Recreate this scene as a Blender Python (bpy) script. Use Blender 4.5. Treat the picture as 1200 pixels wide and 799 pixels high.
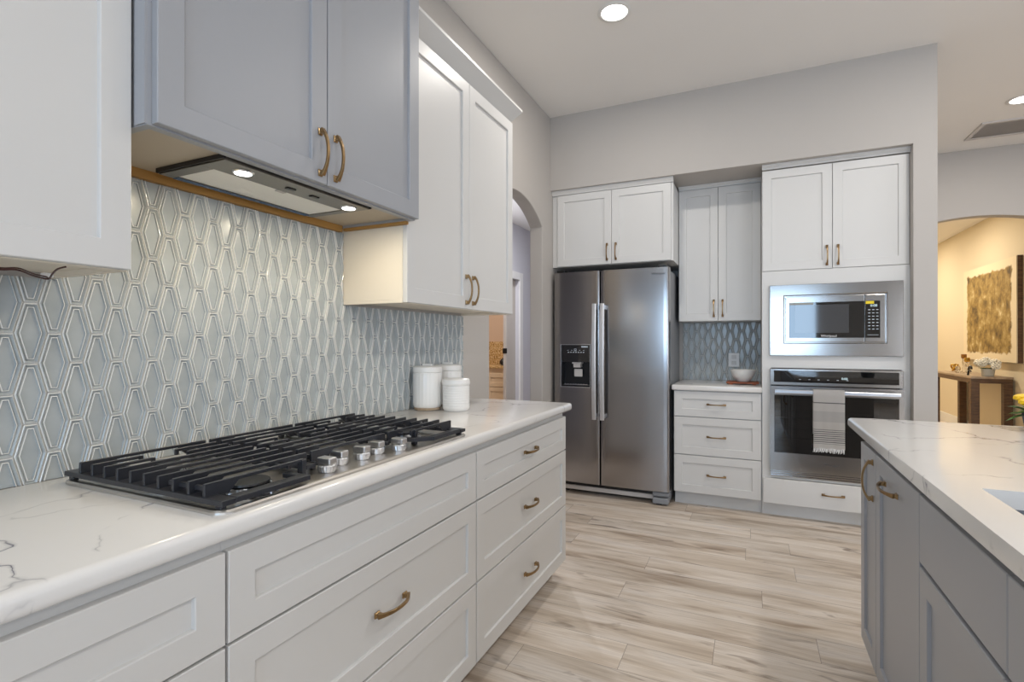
import bpy, bmesh, math, random
from mathutils import Vector, Matrix
random.seed(7)
PI = math.pi
for o in list(bpy.data.objects): bpy.data.objects.remove(o)
S = bpy.context.scene
COL = S.collection

# ------------------------------------------------------------------ camera
cam_d = bpy.data.cameras.new('camera'); cam = bpy.data.objects.new('camera', cam_d); COL.objects.link(cam)
cam.location = (0, 0, 1.237)
cam.rotation_euler = (PI/2 + 0.0017, 0, 0.4346)
cam_d.sensor_width = 36; cam_d.lens = 603/1200*36; cam_d.clip_start = 0.02
S.camera = cam
# ------------------------------------------------------------------ colour management
S.view_settings.view_transform = 'Standard'; S.view_settings.look = 'None'
S.view_settings.gamma = 1; S.view_settings.use_curve_mapping = False
S.view_settings.exposure = -0.10
# ------------------------------------------------------------------ world (daylight outside the windows)
W = bpy.data.worlds.new('world'); S.world = W; W.use_nodes = True
bg = W.node_tree.nodes['Background']; bg.inputs[0].default_value = (0.55, 0.72, 1.0, 1); bg.inputs[1].default_value = 1.0

def area(name, loc, direction, sx, sy, power, col):
    d = bpy.data.lights.new(name, 'AREA'); d.shape = 'RECTANGLE'; d.size = sx; d.size_y = sy
    d.energy = power; d.color = col
    o = bpy.data.objects.new(name, d); COL.objects.link(o); o.location = loc
    o.rotation_euler = Vector(direction).to_track_quat('-Z', 'Y').to_euler()
    return o
DAY = (0.93, 0.97, 1.0)
area('daylight_rear_window', (0.15, -4.66, 1.6), (0, 1, 0), 2.3, 1.4, 88, (0.56, 0.78, 1.0))
area('daylight_patio_door', (4.4, -4.66, 1.15), (0, 1, 0), 2.4, 2.2, 135, DAY)
area('daylight_side_window', (6.16, 0.5, 1.4), (-1, 0, 0), 4.0, 2.0, 50, DAY)
LAMP = 14.0                                 # one ceiling can
LAMP_COL = (1.0, 0.95, 0.88)

# ------------------------------------------------------------------ materials
def rgb(r, g, b):
    f = lambda c: (c/255/12.92) if c/255 <= 0.04045 else ((c/255+0.055)/1.055)**2.4
    return (f(r), f(g), f(b), 1)
def mat(name, col, rough=0.5, metal=0.0, **kw):
    m = bpy.data.materials.new(name); m.use_nodes = True
    b = m.node_tree.nodes['Principled BSDF']
    b.inputs['Base Color'].default_value = col; b.inputs['Roughness'].default_value = rough; b.inputs['Metallic'].default_value = metal
    for k, v in kw.items(): b.inputs[k.replace('_', ' ')].default_value = v
    return m
class NT:
    def __init__(s, m): s.t = m.node_tree; s.b = s.t.nodes['Principled BSDF']
    def n(s, typ, **kw):
        x = s.t.nodes.new(typ)
        for k, v in kw.items(): setattr(x, k, v)
        return x
    def l(s, a, b): s.t.links.new(a, b)
    def math(s, op, a, b=None, c=None):
        x = s.n('ShaderNodeMath', operation=op)
        for i, v in enumerate((a, b, c)):
            if v is None: continue
            if isinstance(v, (int, float)): x.inputs[i].default_value = v
            else: s.l(v, x.inputs[i])
        return x.outputs[0]
    def ramp(s, fac, stops):
        r = s.n('ShaderNodeValToRGB'); e = r.color_ramp.elements
        while len(e) < len(stops): e.new(0.5)
        for el, (p, c) in zip(e, stops): el.position = p; el.color = c
        s.l(fac, r.inputs[0]); return r.outputs[0]
    def coord(s, scale=(1, 1, 1), loc=(0, 0, 0)):
        tc = s.n('ShaderNodeTexCoord'); mp = s.n('ShaderNodeMapping')
        mp.inputs['Scale'].default_value = scale; mp.inputs['Location'].default_value = loc
        s.l(tc.outputs['Object'], mp.inputs[0]); return mp.outputs[0]
    def noise(s, vec, scale, detail=4, rough=0.5, dist=0):
        x = s.n('ShaderNodeTexNoise'); x.inputs['Scale'].default_value = scale; x.inputs['Detail'].default_value = detail
        x.inputs['Roughness'].default_value = rough; x.inputs['Distortion'].default_value = dist
        if vec is not None: s.l(vec, x.inputs['Vector'])
        return x.outputs['Fac']
    def mix(s, fac, a, b, blend='MIX'):
        x = s.n('ShaderNodeMix', data_type='RGBA', blend_type=blend)
        for i, v in ((0, fac), (6, a), (7, b)):
            if isinstance(v, (int, float)): x.inputs[i].default_value = v
            elif isinstance(v, tuple): x.inputs[i].default_value = v
            else: s.l(v, x.inputs[i])
        return x.outputs[2]
    def bump(s, h, strength, dist=0.002):
        x = s.n('ShaderNodeBump'); x.inputs['Strength'].default_value = strength; x.inputs['Distance'].default_value = dist
        s.l(h, x.inputs['Height']); s.l(x.outputs[0], s.b.inputs['Normal'])

def painted(name, col, rough, bump=0.05, scale=60):
    m = mat(name, col, rough); t = NT(m)
    f = t.noise(t.coord(), scale, 3); t.bump(f, bump, 0.002)
    c2 = tuple(c*0.95 for c in col[:3]) + (1,)
    t.l(t.mix(t.noise(t.coord(), 1.3, 2), col, c2), t.b.inputs['Base Color'])
    return m
M_wall = painted('wall_paint', rgb(186, 181, 176), 0.75, 0.12, 140)
M_hall = painted('hall_paint', rgb(204, 203, 208), 0.75, 0.12, 140)
M_beige = painted('beige_paint', rgb(224, 210, 182), 0.75, 0.12, 140)
M_ceil = painted('ceiling_paint', rgb(242, 240, 237), 0.85, 0.2, 120)
M_trim = painted('trim_paint', rgb(232, 231, 228), 0.4, 0.02)
M_cab = painted('cabinet_white', rgb(213, 212, 210), 0.35, 0.02)
M_grey = painted('cabinet_grey', rgb(160, 162, 167), 0.38, 0.02)
M_cream = painted('cabinet_interior_cream', rgb(232, 222, 205), 0.5, 0.02)
M_ply = painted('raw_plywood', rgb(176, 132, 70), 0.6, 0.1)
M_toe = painted('toe_kick_brown', rgb(110, 84, 54), 0.6, 0.1)
M_black = mat('black_plastic', rgb(18, 18, 20), 0.35)
M_rubber = mat('dark_gap', rgb(30, 30, 32), 0.6)
M_glassblack = mat('black_glass', rgb(10, 11, 13), 0.03, 0.0, Specular_IOR_Level=1.0)
M_iron = mat('cast_iron', rgb(40, 42, 48), 0.36)
M_chrome = mat('chrome', rgb(205, 207, 210), 0.12, 1.0)
M_white = mat('white_ceramic', rgb(236, 234, 230), 0.3)
M_plastic = mat('white_plastic', rgb(238, 238, 238), 0.35)
M_filter = mat('filter_panel', rgb(244, 242, 236), 0.4)
M_film = mat('blue_film', rgb(20, 70, 110), 0.25)
M_lcd = mat('control_print', rgb(205, 215, 225), 0.5)
M_yellow = mat('yellow_sticker', rgb(232, 205, 20), 0.5)
M_green = mat('leaf_green', rgb(70, 110, 40), 0.5)
M_petal = mat('yellow_petal', rgb(245, 200, 20), 0.5)
M_hyd = mat('white_petal', rgb(240, 236, 222), 0.6)
M_gold = mat('polished_gold', rgb(206, 168, 84), 0.2, 1.0)
M_redwire = mat('wire_jacket', rgb(70, 35, 28), 0.4)
M_pot = mat('grey_pot', rgb(70, 75, 82), 0.4)
M_stonepot = mat('pale_pot', rgb(190, 190, 182), 0.5)
M_amber = mat('amber_glass', rgb(150, 100, 40), 0.1)
M_clear = mat('clear_glass', rgb(245, 245, 245), 0.02, 0, Transmission_Weight=1.0, IOR=1.45)
M_grille = mat('vent_grey', rgb(205, 200, 196), 0.6)
M_logo = mat('logo_print', rgb(60, 60, 64), 0.4)
M_logow = mat('logo_white', rgb(225, 225, 225), 0.4)

def m_bronze():
    m = mat('champagne_bronze', rgb(168, 132, 84), 0.28, 1.0); t = NT(m)
    t.l(t.mix(t.noise(t.coord(), 40, 3), rgb(172, 144, 104), rgb(136, 110, 78)), t.b.inputs['Base Color']); return m
M_bronze = m_bronze()

def m_steel(name, axis, rough=0.24, col=(176, 175, 175)):
    m = mat(name, rgb(*col), rough, 1.0); t = NT(m)
    sc = [600, 600, 600]; sc[axis] = 3
    f = t.noise(t.coord(tuple(sc)), 1.0, 2)
    r = t.n('ShaderNodeMapRange'); t.l(f, r.inputs[0]); r.inputs[3].default_value = rough-0.02; r.inputs[4].default_value = rough+0.03
    t.l(r.outputs[0], t.b.inputs['Roughness'])
    return m
M_steel = m_steel('brushed_steel', 0, 0.15, (168, 165, 162))
M_bright = m_steel('satin_steel_handle', 2, 0.34, (226, 226, 228))
M_steelv = m_steel('brushed_steel_upright', 2, 0.18, (156, 153, 152))
M_steeldk = m_steel('cooktop_steel', 1, 0.33, (206, 202, 197))
M_sidegrey = painted('fridge_side_grey', rgb(140, 142, 146), 0.5, 0.5, 300)

def m_floor():
    m = mat('plank_floor', rgb(190, 175, 158), 0.38); t = NT(m)
    tc = t.n('ShaderNodeTexCoord'); sep = t.n('ShaderNodeSeparateXYZ'); t.l(tc.outputs['Object'], sep.inputs[0])
    PW, PL = 0.182, 1.22
    yy = t.math('DIVIDE', t.math('ADD', sep.outputs[1], 0.07), PW); row = t.math('FLOOR', yy); fy = t.math('FRACT', yy)
    wr = t.n('ShaderNodeTexWhiteNoise', noise_dimensions='1D'); t.l(row, wr.inputs['W'])
    xx = t.math('ADD', t.math('DIVIDE', sep.outputs[0], PL), wr.outputs['Value']); colm = t.math('FLOOR', xx); fx = t.math('FRACT', xx)
    cmb = t.n('ShaderNodeCombineXYZ'); t.l(row, cmb.inputs[0]); t.l(colm, cmb.inputs[1])
    wn = t.n('ShaderNodeTexWhiteNoise', noise_dimensions='3D'); t.l(cmb.outputs[0], wn.inputs['Vector'])
    off = t.n('ShaderNodeVectorMath', operation='SCALE'); t.l(wn.outputs['Color'], off.inputs[0]); off.inputs['Scale'].default_value = 37.0
    add = t.n('ShaderNodeVectorMath', operation='ADD'); t.l(tc.outputs['Object'], add.inputs[0]); t.l(off.outputs[0], add.inputs[1])
    def nz(sc, scale, det, rough=0.55, dist=0):
        mp = t.n('ShaderNodeMapping'); mp.inputs['Scale'].default_value = sc; t.l(add.outputs[0], mp.inputs[0])
        return t.noise(mp.outputs[0], scale, det, rough, dist)
    broad = nz((0.9, 6.5, 1), 1.7, 4, 0.55, 0.6)
    grain = nz((2.5, 60, 1), 2.2, 5, 0.6)
    knot = nz((1.6, 9, 1), 1.5, 3, 0.6, 1.2)
    base = t.ramp(broad, [(0.28, rgb(166, 146, 127)), (0.42, rgb(212, 197, 180)), (0.58, rgb(232, 221, 209)), (0.75, rgb(220, 212, 205))])
    base = t.mix(t.ramp(grain, [(0.35, (0.35, 0.35, 0.35, 1)), (0.6, (0, 0, 0, 1))]), base, rgb(172, 154, 136))
    base = t.mix(t.ramp(knot, [(0.60, (0, 0, 0, 1)), (0.72, (0.75, 0.75, 0.75, 1))]), base, rgb(124, 104, 88))
    tint = t.n('ShaderNodeMapRange'); t.l(wn.outputs['Value'], tint.inputs[0]); tint.inputs[3].default_value = 0.84; tint.inputs[4].default_value = 1.06
    vm = t.n('ShaderNodeVectorMath', operation='SCALE'); t.l(base, vm.inputs[0]); t.l(tint.outputs[0], vm.inputs['Scale'])
    dy = t.math('MULTIPLY', t.math('MINIMUM', fy, t.math('SUBTRACT', 1.0, fy)), PW)
    dx = t.math('MULTIPLY', t.math('MINIMUM', fx, t.math('SUBTRACT', 1.0, fx)), PL)
    seam = t.math('LESS_THAN', t.math('MINIMUM', dx, dy), 0.0011)
    t.l(t.mix(t.math('MULTIPLY', seam, 0.7), vm.outputs[0], rgb(110, 94, 80)), t.b.inputs['Base Color'])
    t.bump(t.math('SUBTRACT', t.math('MULTIPLY', grain, 0.3), seam), 0.25, 0.001)
    return m
M_floor = m_floor()

def m_quartz():
    m = mat('veined_quartz', rgb(230, 228, 225), 0.17); t = NT(m)
    co = t.coord()
    dn = t.n('ShaderNodeTexNoise'); dn.inputs['Scale'].default_value = 2.6; dn.inputs['Detail'].default_value = 5; t.l(co, dn.inputs['Vector'])
    sc = t.n('ShaderNodeVectorMath', operation='SCALE'); t.l(dn.outputs['Color'], sc.inputs[0]); sc.inputs['Scale'].default_value = 0.55
    ad = t.n('ShaderNodeVectorMath', operation='ADD'); t.l(co, ad.inputs[0]); t.l(sc.outputs[0], ad.inputs[1])
    vo = t.n('ShaderNodeTexVoronoi', feature='DISTANCE_TO_EDGE'); vo.inputs['Scale'].default_value = 3.1; t.l(ad.outputs[0], vo.inputs['Vector'])
    vein = t.ramp(vo.outputs['Distance'], [(0.0, (1, 1, 1, 1)), (0.009, (0.25, 0.25, 0.25, 1)), (0.03, (0, 0, 0, 1))])
    mask = t.ramp(t.noise(co, 4.2, 3, 0.6), [(0.47, (0, 0, 0, 1)), (0.60, (1, 1, 1, 1))])
    mk = t.n('ShaderNodeMix', data_type='RGBA', blend_type='MULTIPLY'); mk.inputs[0].default_value = 1.0
    t.l(vein, mk.inputs[6]); t.l(mask, mk.inputs[7])
    cloud = t.mix(t.noise(co, 2.0, 4), rgb(229, 227, 224), rgb(218, 216, 214))
    t.l(t.mix(mk.outputs[2], cloud, rgb(108, 108, 120)), t.b.inputs['Base Color'])
    return m
M_quartz = m_quartz()

def m_glaze(name, c1, c2, rough):
    m = mat(name, c1, rough); t = NT(m); m.node_tree.nodes['Principled BSDF'].inputs['Coat Weight'].default_value = 0.12
    t.b.inputs['Coat Roughness'].default_value = 0.08
    t.l(t.mix(t.noise(t.coord(), 14, 3), c1, c2), t.b.inputs['Base Color']); t.bump(t.noise(t.coord(), 35, 2), 0.08, 0.003); return m
M_glaze = m_glaze('tile_glaze', rgb(150, 158, 162), rgb(184, 189, 190), 0.24)
M_edge = m_glaze('tile_pale_edge', rgb(232, 231, 227), rgb(220, 221, 219), 0.2)
M_grout = painted('grout', rgb(232, 230, 225), 0.9, 0.2, 300)

def m_wood(name, c1, c2, sc):
    m = mat(name, c1, 0.5); t = NT(m)
    t.l(t.ramp(t.noise(t.coord(sc), 3, 5, 0.6, 0.4), [(0.3, c1), (0.7, c2)]), t.b.inputs['Base Color']); return m
M_walnut = m_wood('dark_wood', rgb(58, 38, 24), rgb(112, 82, 54), (4, 4, 30))
M_contop = m_wood('console_top_wood', rgb(150, 128, 104), rgb(190, 170, 146), (8, 1.5, 8))
M_board = m_wood('board_wood', rgb(106, 46, 24), rgb(168, 92, 52), (5, 40, 8))
M_vanity = painted('vanity_paint', rgb(206, 184, 156), 0.5)
M_granite = (lambda m: m)(mat('granite', rgb(150, 120, 80), 0.25))
t = NT(M_granite); t.l(t.ramp(t.noise(t.coord(), 55, 6, 0.7), [(0.35, rgb(70, 48, 28)), (0.48, rgb(190, 150, 90)), (0.62, rgb(226, 205, 170))]), t.b.inputs['Base Color'])

def m_emit(name, col, s):
    m = bpy.data.materials.new(name); m.use_nodes = True; n = m.node_tree.nodes; n.clear()
    e = n.new('ShaderNodeEmission'); e.inputs[0].default_value = col; e.inputs[1].default_value = s
    o = n.new('ShaderNodeOutputMaterial'); m.node_tree.links.new(e.outputs[0], o.inputs[0]); return m
M_lamp = m_emit('lamp_lens', (1, 0.97, 0.92, 1), 9.0)
M_digit = m_emit('lit_digits', (0.75, 0.95, 1, 1), 1.2)

def m_pane(name, tint, refl, rough=0.0):
    m = bpy.data.materials.new(name); m.use_nodes = True; n = m.node_tree.nodes; n.clear(); L = m.node_tree.links.new
    tr = n.new('ShaderNodeBsdfTransparent'); tr.inputs[0].default_value = tint
    gl = n.new('ShaderNodeBsdfGlossy'); gl.inputs['Roughness'].default_value = rough
    lw = n.new('ShaderNodeLayerWeight'); lw.inputs[0].default_value = refl
    mx = n.new('ShaderNodeMixShader'); L(lw.outputs['Fresnel'], mx.inputs[0]); L(tr.outputs[0], mx.inputs[1]); L(gl.outputs[0], mx.inputs[2])
    o = n.new('ShaderNodeOutputMaterial'); L(mx.outputs[0], o.inputs[0]); return m
M_pane = m_pane('window_glass', (0.97, 0.98, 1, 1), 0.1)
M_ovenglass = m_pane('oven_glass', (0.42, 0.40, 0.39, 1), 0.48)

def m_painting():
    m = mat('abstract_canvas', rgb(226, 208, 172), 0.7); t = NT(m)
    tc = t.n('ShaderNodeTexCoord'); sep = t.n('ShaderNodeSeparateXYZ'); t.l(tc.outputs['Generated'], sep.inputs[0])
    ed = t.noise(t.coord(), 9, 4, 0.6)
    d = t.math('MINIMUM', t.math('SUBTRACT', 0.5, t.math('ABSOLUTE', t.math('SUBTRACT', sep.outputs[1], 0.5))),
               t.math('SUBTRACT', 0.5, t.math('ABSOLUTE', t.math('SUBTRACT', sep.outputs[2], 0.5))))
    inside = t.ramp(t.math('ADD', d, t.math('MULTIPLY', t.math('SUBTRACT', ed, 0.5), 0.10)), [(0.075, (0, 0, 0, 1)), (0.09, (1, 1, 1, 1))])
    p = t.ramp(t.noise(t.coord((1, 1, 1)), 7, 6, 0.65, 0.2), [(0.34, rgb(86, 66, 30)), (0.5, rgb(150, 122, 62)), (0.6, rgb(176, 150, 92)), (0.72, rgb(222, 204, 160))])
    t.l(t.mix(inside, rgb(230, 214, 182), p), t.b.inputs['Base Color']); return m
M_painting = m_painting()

def m_towel():
    m = mat('towel_cloth', rgb(222, 218, 214), 0.9); t = NT(m)
    tc = t.n('ShaderNodeTexCoord'); sep = t.n('ShaderNodeSeparateXYZ'); t.l(tc.outputs['Object'], sep.inputs[0])
    z = sep.outputs[2]      # object origin at the bottom of the towel
    st = t.math('LESS_THAN', t.math('FRACT', t.math('DIVIDE', z, 0.0135)), 0.36)
    zone = t.math('MULTIPLY', t.math('GREATER_THAN', z, 0.03), t.math('LESS_THAN', z, 0.125))
    line = t.math('MULTIPLY', t.math('GREATER_THAN', z, 0.298), t.math('LESS_THAN', z, 0.304))
    band = t.math('MULTIPLY', t.math('GREATER_THAN', z, 0.175), t.math('LESS_THAN', z, 0.245))
    c = t.mix(t.math('MULTIPLY', band, 0.6), rgb(222, 218, 214), rgb(196, 194, 192))
    c = t.mix(t.math('MULTIPLY', t.math('MAXIMUM', t.math('MULTIPLY', st, zone), line), 0.85), c, rgb(70, 70, 74))
    t.l(c, t.b.inputs['Base Color']); t.bump(t.noise(t.coord(), 500, 2), 0.3, 0.001); return m
M_towel = m_towel()

# ------------------------------------------------------------------ mesh helpers
def box(bm, x0, x1, y0, y1, z0, z1, mi=0):
    if x0 > x1: x0, x1 = x1, x0
    if y0 > y1: y0, y1 = y1, y0
    if z0 > z1: z0, z1 = z1, z0
    v = [bm.verts.new(p) for p in ((x0,y0,z0),(x1,y0,z0),(x1,y1,z0),(x0,y1,z0),(x0,y0,z1),(x1,y0,z1),(x1,y1,z1),(x0,y1,z1))]
    for f in ((3,2,1,0),(4,5,6,7),(0,1,5,4),(1,2,6,5),(2,3,7,6),(3,0,4,7)):
        bm.faces.new([v[i] for i in f]).material_index = mi
def B(*boxes):
    bm = bmesh.new()
    for b in boxes: box(bm, *b)
    return bm
def lathe(bm, prof, c=(0, 0, 0), n=40, mi=0, ripple=None):
    rings = []
    for r, z in prof:
        ring = []
        for i in range(n):
            a = 2*PI*i/n; rr = r*(1 + (ripple(i) if ripple and r > 0.01 else 0))
            ring.append(bm.verts.new((c[0]+rr*math.cos(a), c[1]+rr*math.sin(a), c[2]+z)))
        rings.append(ring)
    for a, b in zip(rings, rings[1:]):
        for i in range(n):
            bm.faces.new((a[i], a[(i+1) % n], b[(i+1) % n], b[i])).material_index = mi
    for ring, rev in ((rings[0], True), (rings[-1], False)):
        if True: bm.faces.new(ring[::-1] if rev else ring).material_index = mi
def sweep(bm, pts, sec, up=Vector((0, 0, 1)), caps=True, mi=0, closed=False):
    """sec(i) -> list of (a,b) offsets in the (side, up) frame"""
    pts = [Vector(p) for p in pts]; rings = []; n = len(pts)
    for i, p in enumerate(pts):
        if closed: d = pts[(i+1) % n]-pts[i-1]
        else: d = pts[min(i+1, n-1)]-pts[max(i-1, 0)]
        d.normalize(); u = up
        if abs(d.dot(u)) > 0.97: u = Vector((1, 0, 0)) if abs(d.x) < 0.9 else Vector((0, 1, 0))
        s = d.cross(u).normalized(); t2 = s.cross(d).normalized()
        rings.append([bm.verts.new(p+s*a+t2*b) for a, b in sec(i)])
    m = len(rings[0])
    pairs = list(zip(rings, rings[1:])) + ([(rings[-1], rings[0])] if closed else [])
    for a, b in pairs:
        for i in range(m): bm.faces.new((a[i], a[(i+1) % m], b[(i+1) % m], b[i])).material_index = mi
    if caps and not closed:
        bm.faces.new(rings[0][::-1]); bm.faces.new(rings[-1])
def circ(r, n=10): return [(r*math.cos(2*PI*i/n), r*math.sin(2*PI*i/n)) for i in range(n)]
def tube(bm, pts, r, n=10, **k): sweep(bm, pts, lambda i: circ(r(i) if callable(r) else r, n), **k)
def blob(bm, c, r, sub=2, jitter=0.0, scale=(1, 1, 1)):
    g = bmesh.ops.create_icosphere(bm, subdivisions=sub, radius=1)
    for v in g['verts']:
        k = 1+random.uniform(-jitter, jitter)
        v.co = Vector((c[0]+v.co.x*r*k*scale[0], c[1]+v.co.y*r*k*scale[1], c[2]+v.co.z*r*k*scale[2]))
def prism(bm, poly, ax, lo, hi):
    """poly of (u,v) in the two other axes (x,z if ax=y; y,z if ax=x; x,y if ax=z)"""
    def P(u, v, w): return {0: (w, u, v), 1: (u, w, v), 2: (u, v, w)}[ax]
    a = [bm.verts.new(P(u, v, lo)) for u, v in poly]; b = [bm.verts.new(P(u, v, hi)) for u, v in poly]; n = len(poly)
    bm.faces.new(a); bm.faces.new(b[::-1])
    for i in range(n): bm.faces.new((a[i], b[i], b[(i+1) % n], a[(i+1) % n]))

ROOT = {}
def obj(name, bm, mats, parent=None, bev=0.0, smooth=False, seg=2, ang=0.6, normals=True):
    if normals: bmesh.ops.recalc_face_normals(bm, faces=bm.faces)
    me = bpy.data.meshes.new(name); o = bpy.data.objects.new(name, me); COL.objects.link(o)
    if parent is not None:
        r = parent
        while r.parent: r = r.parent
        bmesh.ops.translate(bm, verts=bm.verts, vec=-Vector(r.location)); o.parent = parent
    bm.to_mesh(me); bm.free()
    for m in (mats if isinstance(mats, (list, tuple)) else [mats]): me.materials.append(m)
    if smooth:
        me.shade_smooth()
        for p in me.polygons: p.use_smooth = True
        me.set_sharp_from_angle(angle=0.7)
    if bev:
        md = o.modifiers.new('bevel', 'BEVEL'); md.width = bev; md.segments = seg; md.limit_method = 'ANGLE'; md.angle_limit = ang
        md.harden_normals = False
    return o
def tag(o, label, cat, group=None):
    o['label'] = label; o['category'] = cat
    if group: o['group'] = group
    return o
def thing(name, loc, label, cat, group=None):
    o = bpy.data.objects.new(name, None); COL.objects.link(o); o.location = loc; o.empty_display_size = 0.05
    return tag(o, label, cat, group)
def struct(name, bm, m, parent=None, bev=0.0):
    o = obj(name, bm, m, parent, bev)
    if parent is None: o['kind'] = 'structure'
    return o
def text_bm(s, size, depth=0.0006, align='CENTER'):
    c = bpy.data.curves.new('t', 'FONT'); c.body = s; c.size = size; c.extrude = depth; c.align_x = align; c.align_y = 'CENTER'; c.resolution_u = 3
    o = bpy.data.objects.new('t', c); me = bpy.data.meshes.new_from_object(o)
    bm = bmesh.new(); bm.from_mesh(me); bpy.data.objects.remove(o); bpy.data.curves.remove(c); bpy.data.meshes.remove(me)
    return bm
def text_y(s, size, x, y, z):         # upright text facing -y
    bm = text_bm(s, size); bmesh.ops.rotate(bm, verts=bm.verts, cent=(0, 0, 0), matrix=Matrix.Rotation(PI/2, 3, 'X'))
    bmesh.ops.translate(bm, verts=bm.verts, vec=(x, y, z)); return bm

# faces: map (u, v, w) with w pointing out of the cabinet
def F_left(x):  return lambda u, v, w: (x+w, u, v)       # doors facing +x
def F_back(y):  return lambda u, v, w: (u, y-w, v)       # doors facing -y
def F_isl(x):   return lambda u, v, w: (x-w, u, v)       # doors facing -x
def bevelled_ring(bm, M, rects, ws):
    """concentric rectangles (u0,u1,v0,v1) at heights ws; first and last are closed"""
    rings = []
    for (u0, u1, v0, v1), w in zip(rects, ws):
        rings.append([bm.verts.new(M(u, v, w)) for u, v in ((u0, v0), (u1, v0), (u1, v1), (u0, v1))])
    for a, b in zip(rings, rings[1:]):
        for i in range(4): bm.faces.new((a[i], a[(i+1) % 4], b[(i+1) % 4], b[i]))
    bm.faces.new(rings[0][::-1]); bm.faces.new(rings[-1])
def shaker_bm(M, u0, u1, v0, v1, fr=0.058, th=0.019, rec=0.009, flat=False):
    bm = bmesh.new(); e = 0.0018
    o = (u0, u1, v0, v1)
    def ins(r, d): return (r[0]+d, r[1]-d, r[2]+d, r[3]-d)
    if flat: bevelled_ring(bm, M, [o, o, ins(o, e)], [0, th-e, th]); return bm
    i = ins(o, fr)
    bevelled_ring(bm, M, [o, o, ins(o, e), ins(i, -e), i, ins(i, 0.001)], [0, th-e, th, th, th-e, th-rec])
    return bm
def pull_bm(M, u, v, L=0.138, vertical=False, rise=0.032):
    """arched cabinet pull with flared rectangular ends"""
    bm = bmesh.new(); n = 14; pts = []; wid = []; thk = []
    for k in range(n+1):
        s = -1+2*k/n
        w = 0.010 + (rise-0.010)*(1-abs(s)**2.4)
        pts.append((s*L/2*0.96, w)); wid.append(0.0040+0.0026*abs(s)**3); thk.append(0.0032+0.0010*abs(s)**3)
    rings = []
    for k, (a, w) in enumerate(pts):
        p0, p1 = pts[max(k-1, 0)], pts[min(k+1, n)]
        d = Vector((p1[0]-p0[0], p1[1]-p0[1])).normalized(); nn = Vector((-d.y, d.x))
        ring = []
        for sw, st in ((-1, -1), (1, -1), (1, 1), (-1, 1)):
            aa, ww, bb = a+nn.x*thk[k]*st, w+nn.y*thk[k]*st, wid[k]*sw
            ring.append(bm.verts.new(M(u+bb, v+aa, ww) if vertical else M(u+aa, v+bb, ww)))
        rings.append(ring)
    for a, b in zip(rings, rings[1:]):
        for i in range(4): bm.faces.new((a[i], a[(i+1) % 4], b[(i+1) % 4], b[i]))
    bm.faces.new(rings[0][::-1]); bm.faces.new(rings[-1])
    for s in (-1, 1):
        c = s*(L/2-0.010)
        r0 = (c-0.010, c+0.010, -0.0075, 0.0075); r1 = (c-0.0065, c+0.0065, -0.006, 0.006)
        def R(r): return (u+r[2], u+r[3], v+r[0], v+r[1]) if vertical else (u+r[0], u+r[1], v+r[2], v+r[3])
        bevelled_ring(bm, M, [R(r0), R(r0), R(r1), R(r1)], [0, 0.003, 0.006, 0.014])
    return bm
def front(kind, parent, M, u0, u1, v0, v1, m, handle=None, vertical=False, flat=False, fr=0.058, L=0.138):
    d = obj(kind, shaker_bm(M, u0, u1, v0, v1, fr=fr, flat=flat), m, parent)
    if handle:
        h = obj('handle', pull_bm(lambda a, b, w: M(a, b, w+0.019), handle[0], handle[1], L, vertical), M_bronze, d, bev=0.0008)
    return d

# ------------------------------------------------------------------ the setting
CZ = 3.084
struct('floor', B((-5.0, 6.2, -4.7, 12.0, -0.1, 0.0)), M_floor)
struct('ceiling', B((-1.606, 6.1, -4.6, 6.46, CZ, CZ+0.12)), M_ceil)
def arch(c, half, spring, rise, n=28):
    R = (half**2+rise**2)/(2*rise); th = math.asin(min(1, half/R))
    return [(c+R*math.sin(-th+2*th*k/n), spring+rise-R+R*math.cos(-th+2*th*k/n)) for k in range(n+1)]
bm = bmesh.new()
prism(bm, [(-4.6, 0), (2.892, 0)] + arch(3.347, 0.455, 2.148, 0.162) + [(3.802, 0), (4.80, 0), (4.80, CZ), (-4.6, CZ)], 0, -1.606, -1.5)
struct('wall_left', bm, M_wall, bev=0.006)
bm = bmesh.new()     # header over the cabinets, pier at its right, the alcove's back and the return
prism(bm, [(-1.5, 2.482), (0.925, 2.482), (0.925, 0), (1.046, 0), (1.046, CZ), (-1.5, CZ)], 1, 3.985, 4.67)
box(bm, -1.5, 0.925, 4.67, 4.80, 0, CZ); box(bm, 0.925, 1.046, 4.67, 6.34, 0, CZ)
struct('wall_back', bm, M_wall)
bm = bmesh.new()
prism(bm, [(1.046, 0), (1.25, 0)] + arch(1.97, 0.72, 2.285, 0.158) + [(2.69, 0), (6.0, 0), (6.0, CZ), (1.046, CZ)], 1, 6.34, 6.46)
struct('wall_far', bm, M_wall, bev=0.004)
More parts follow.
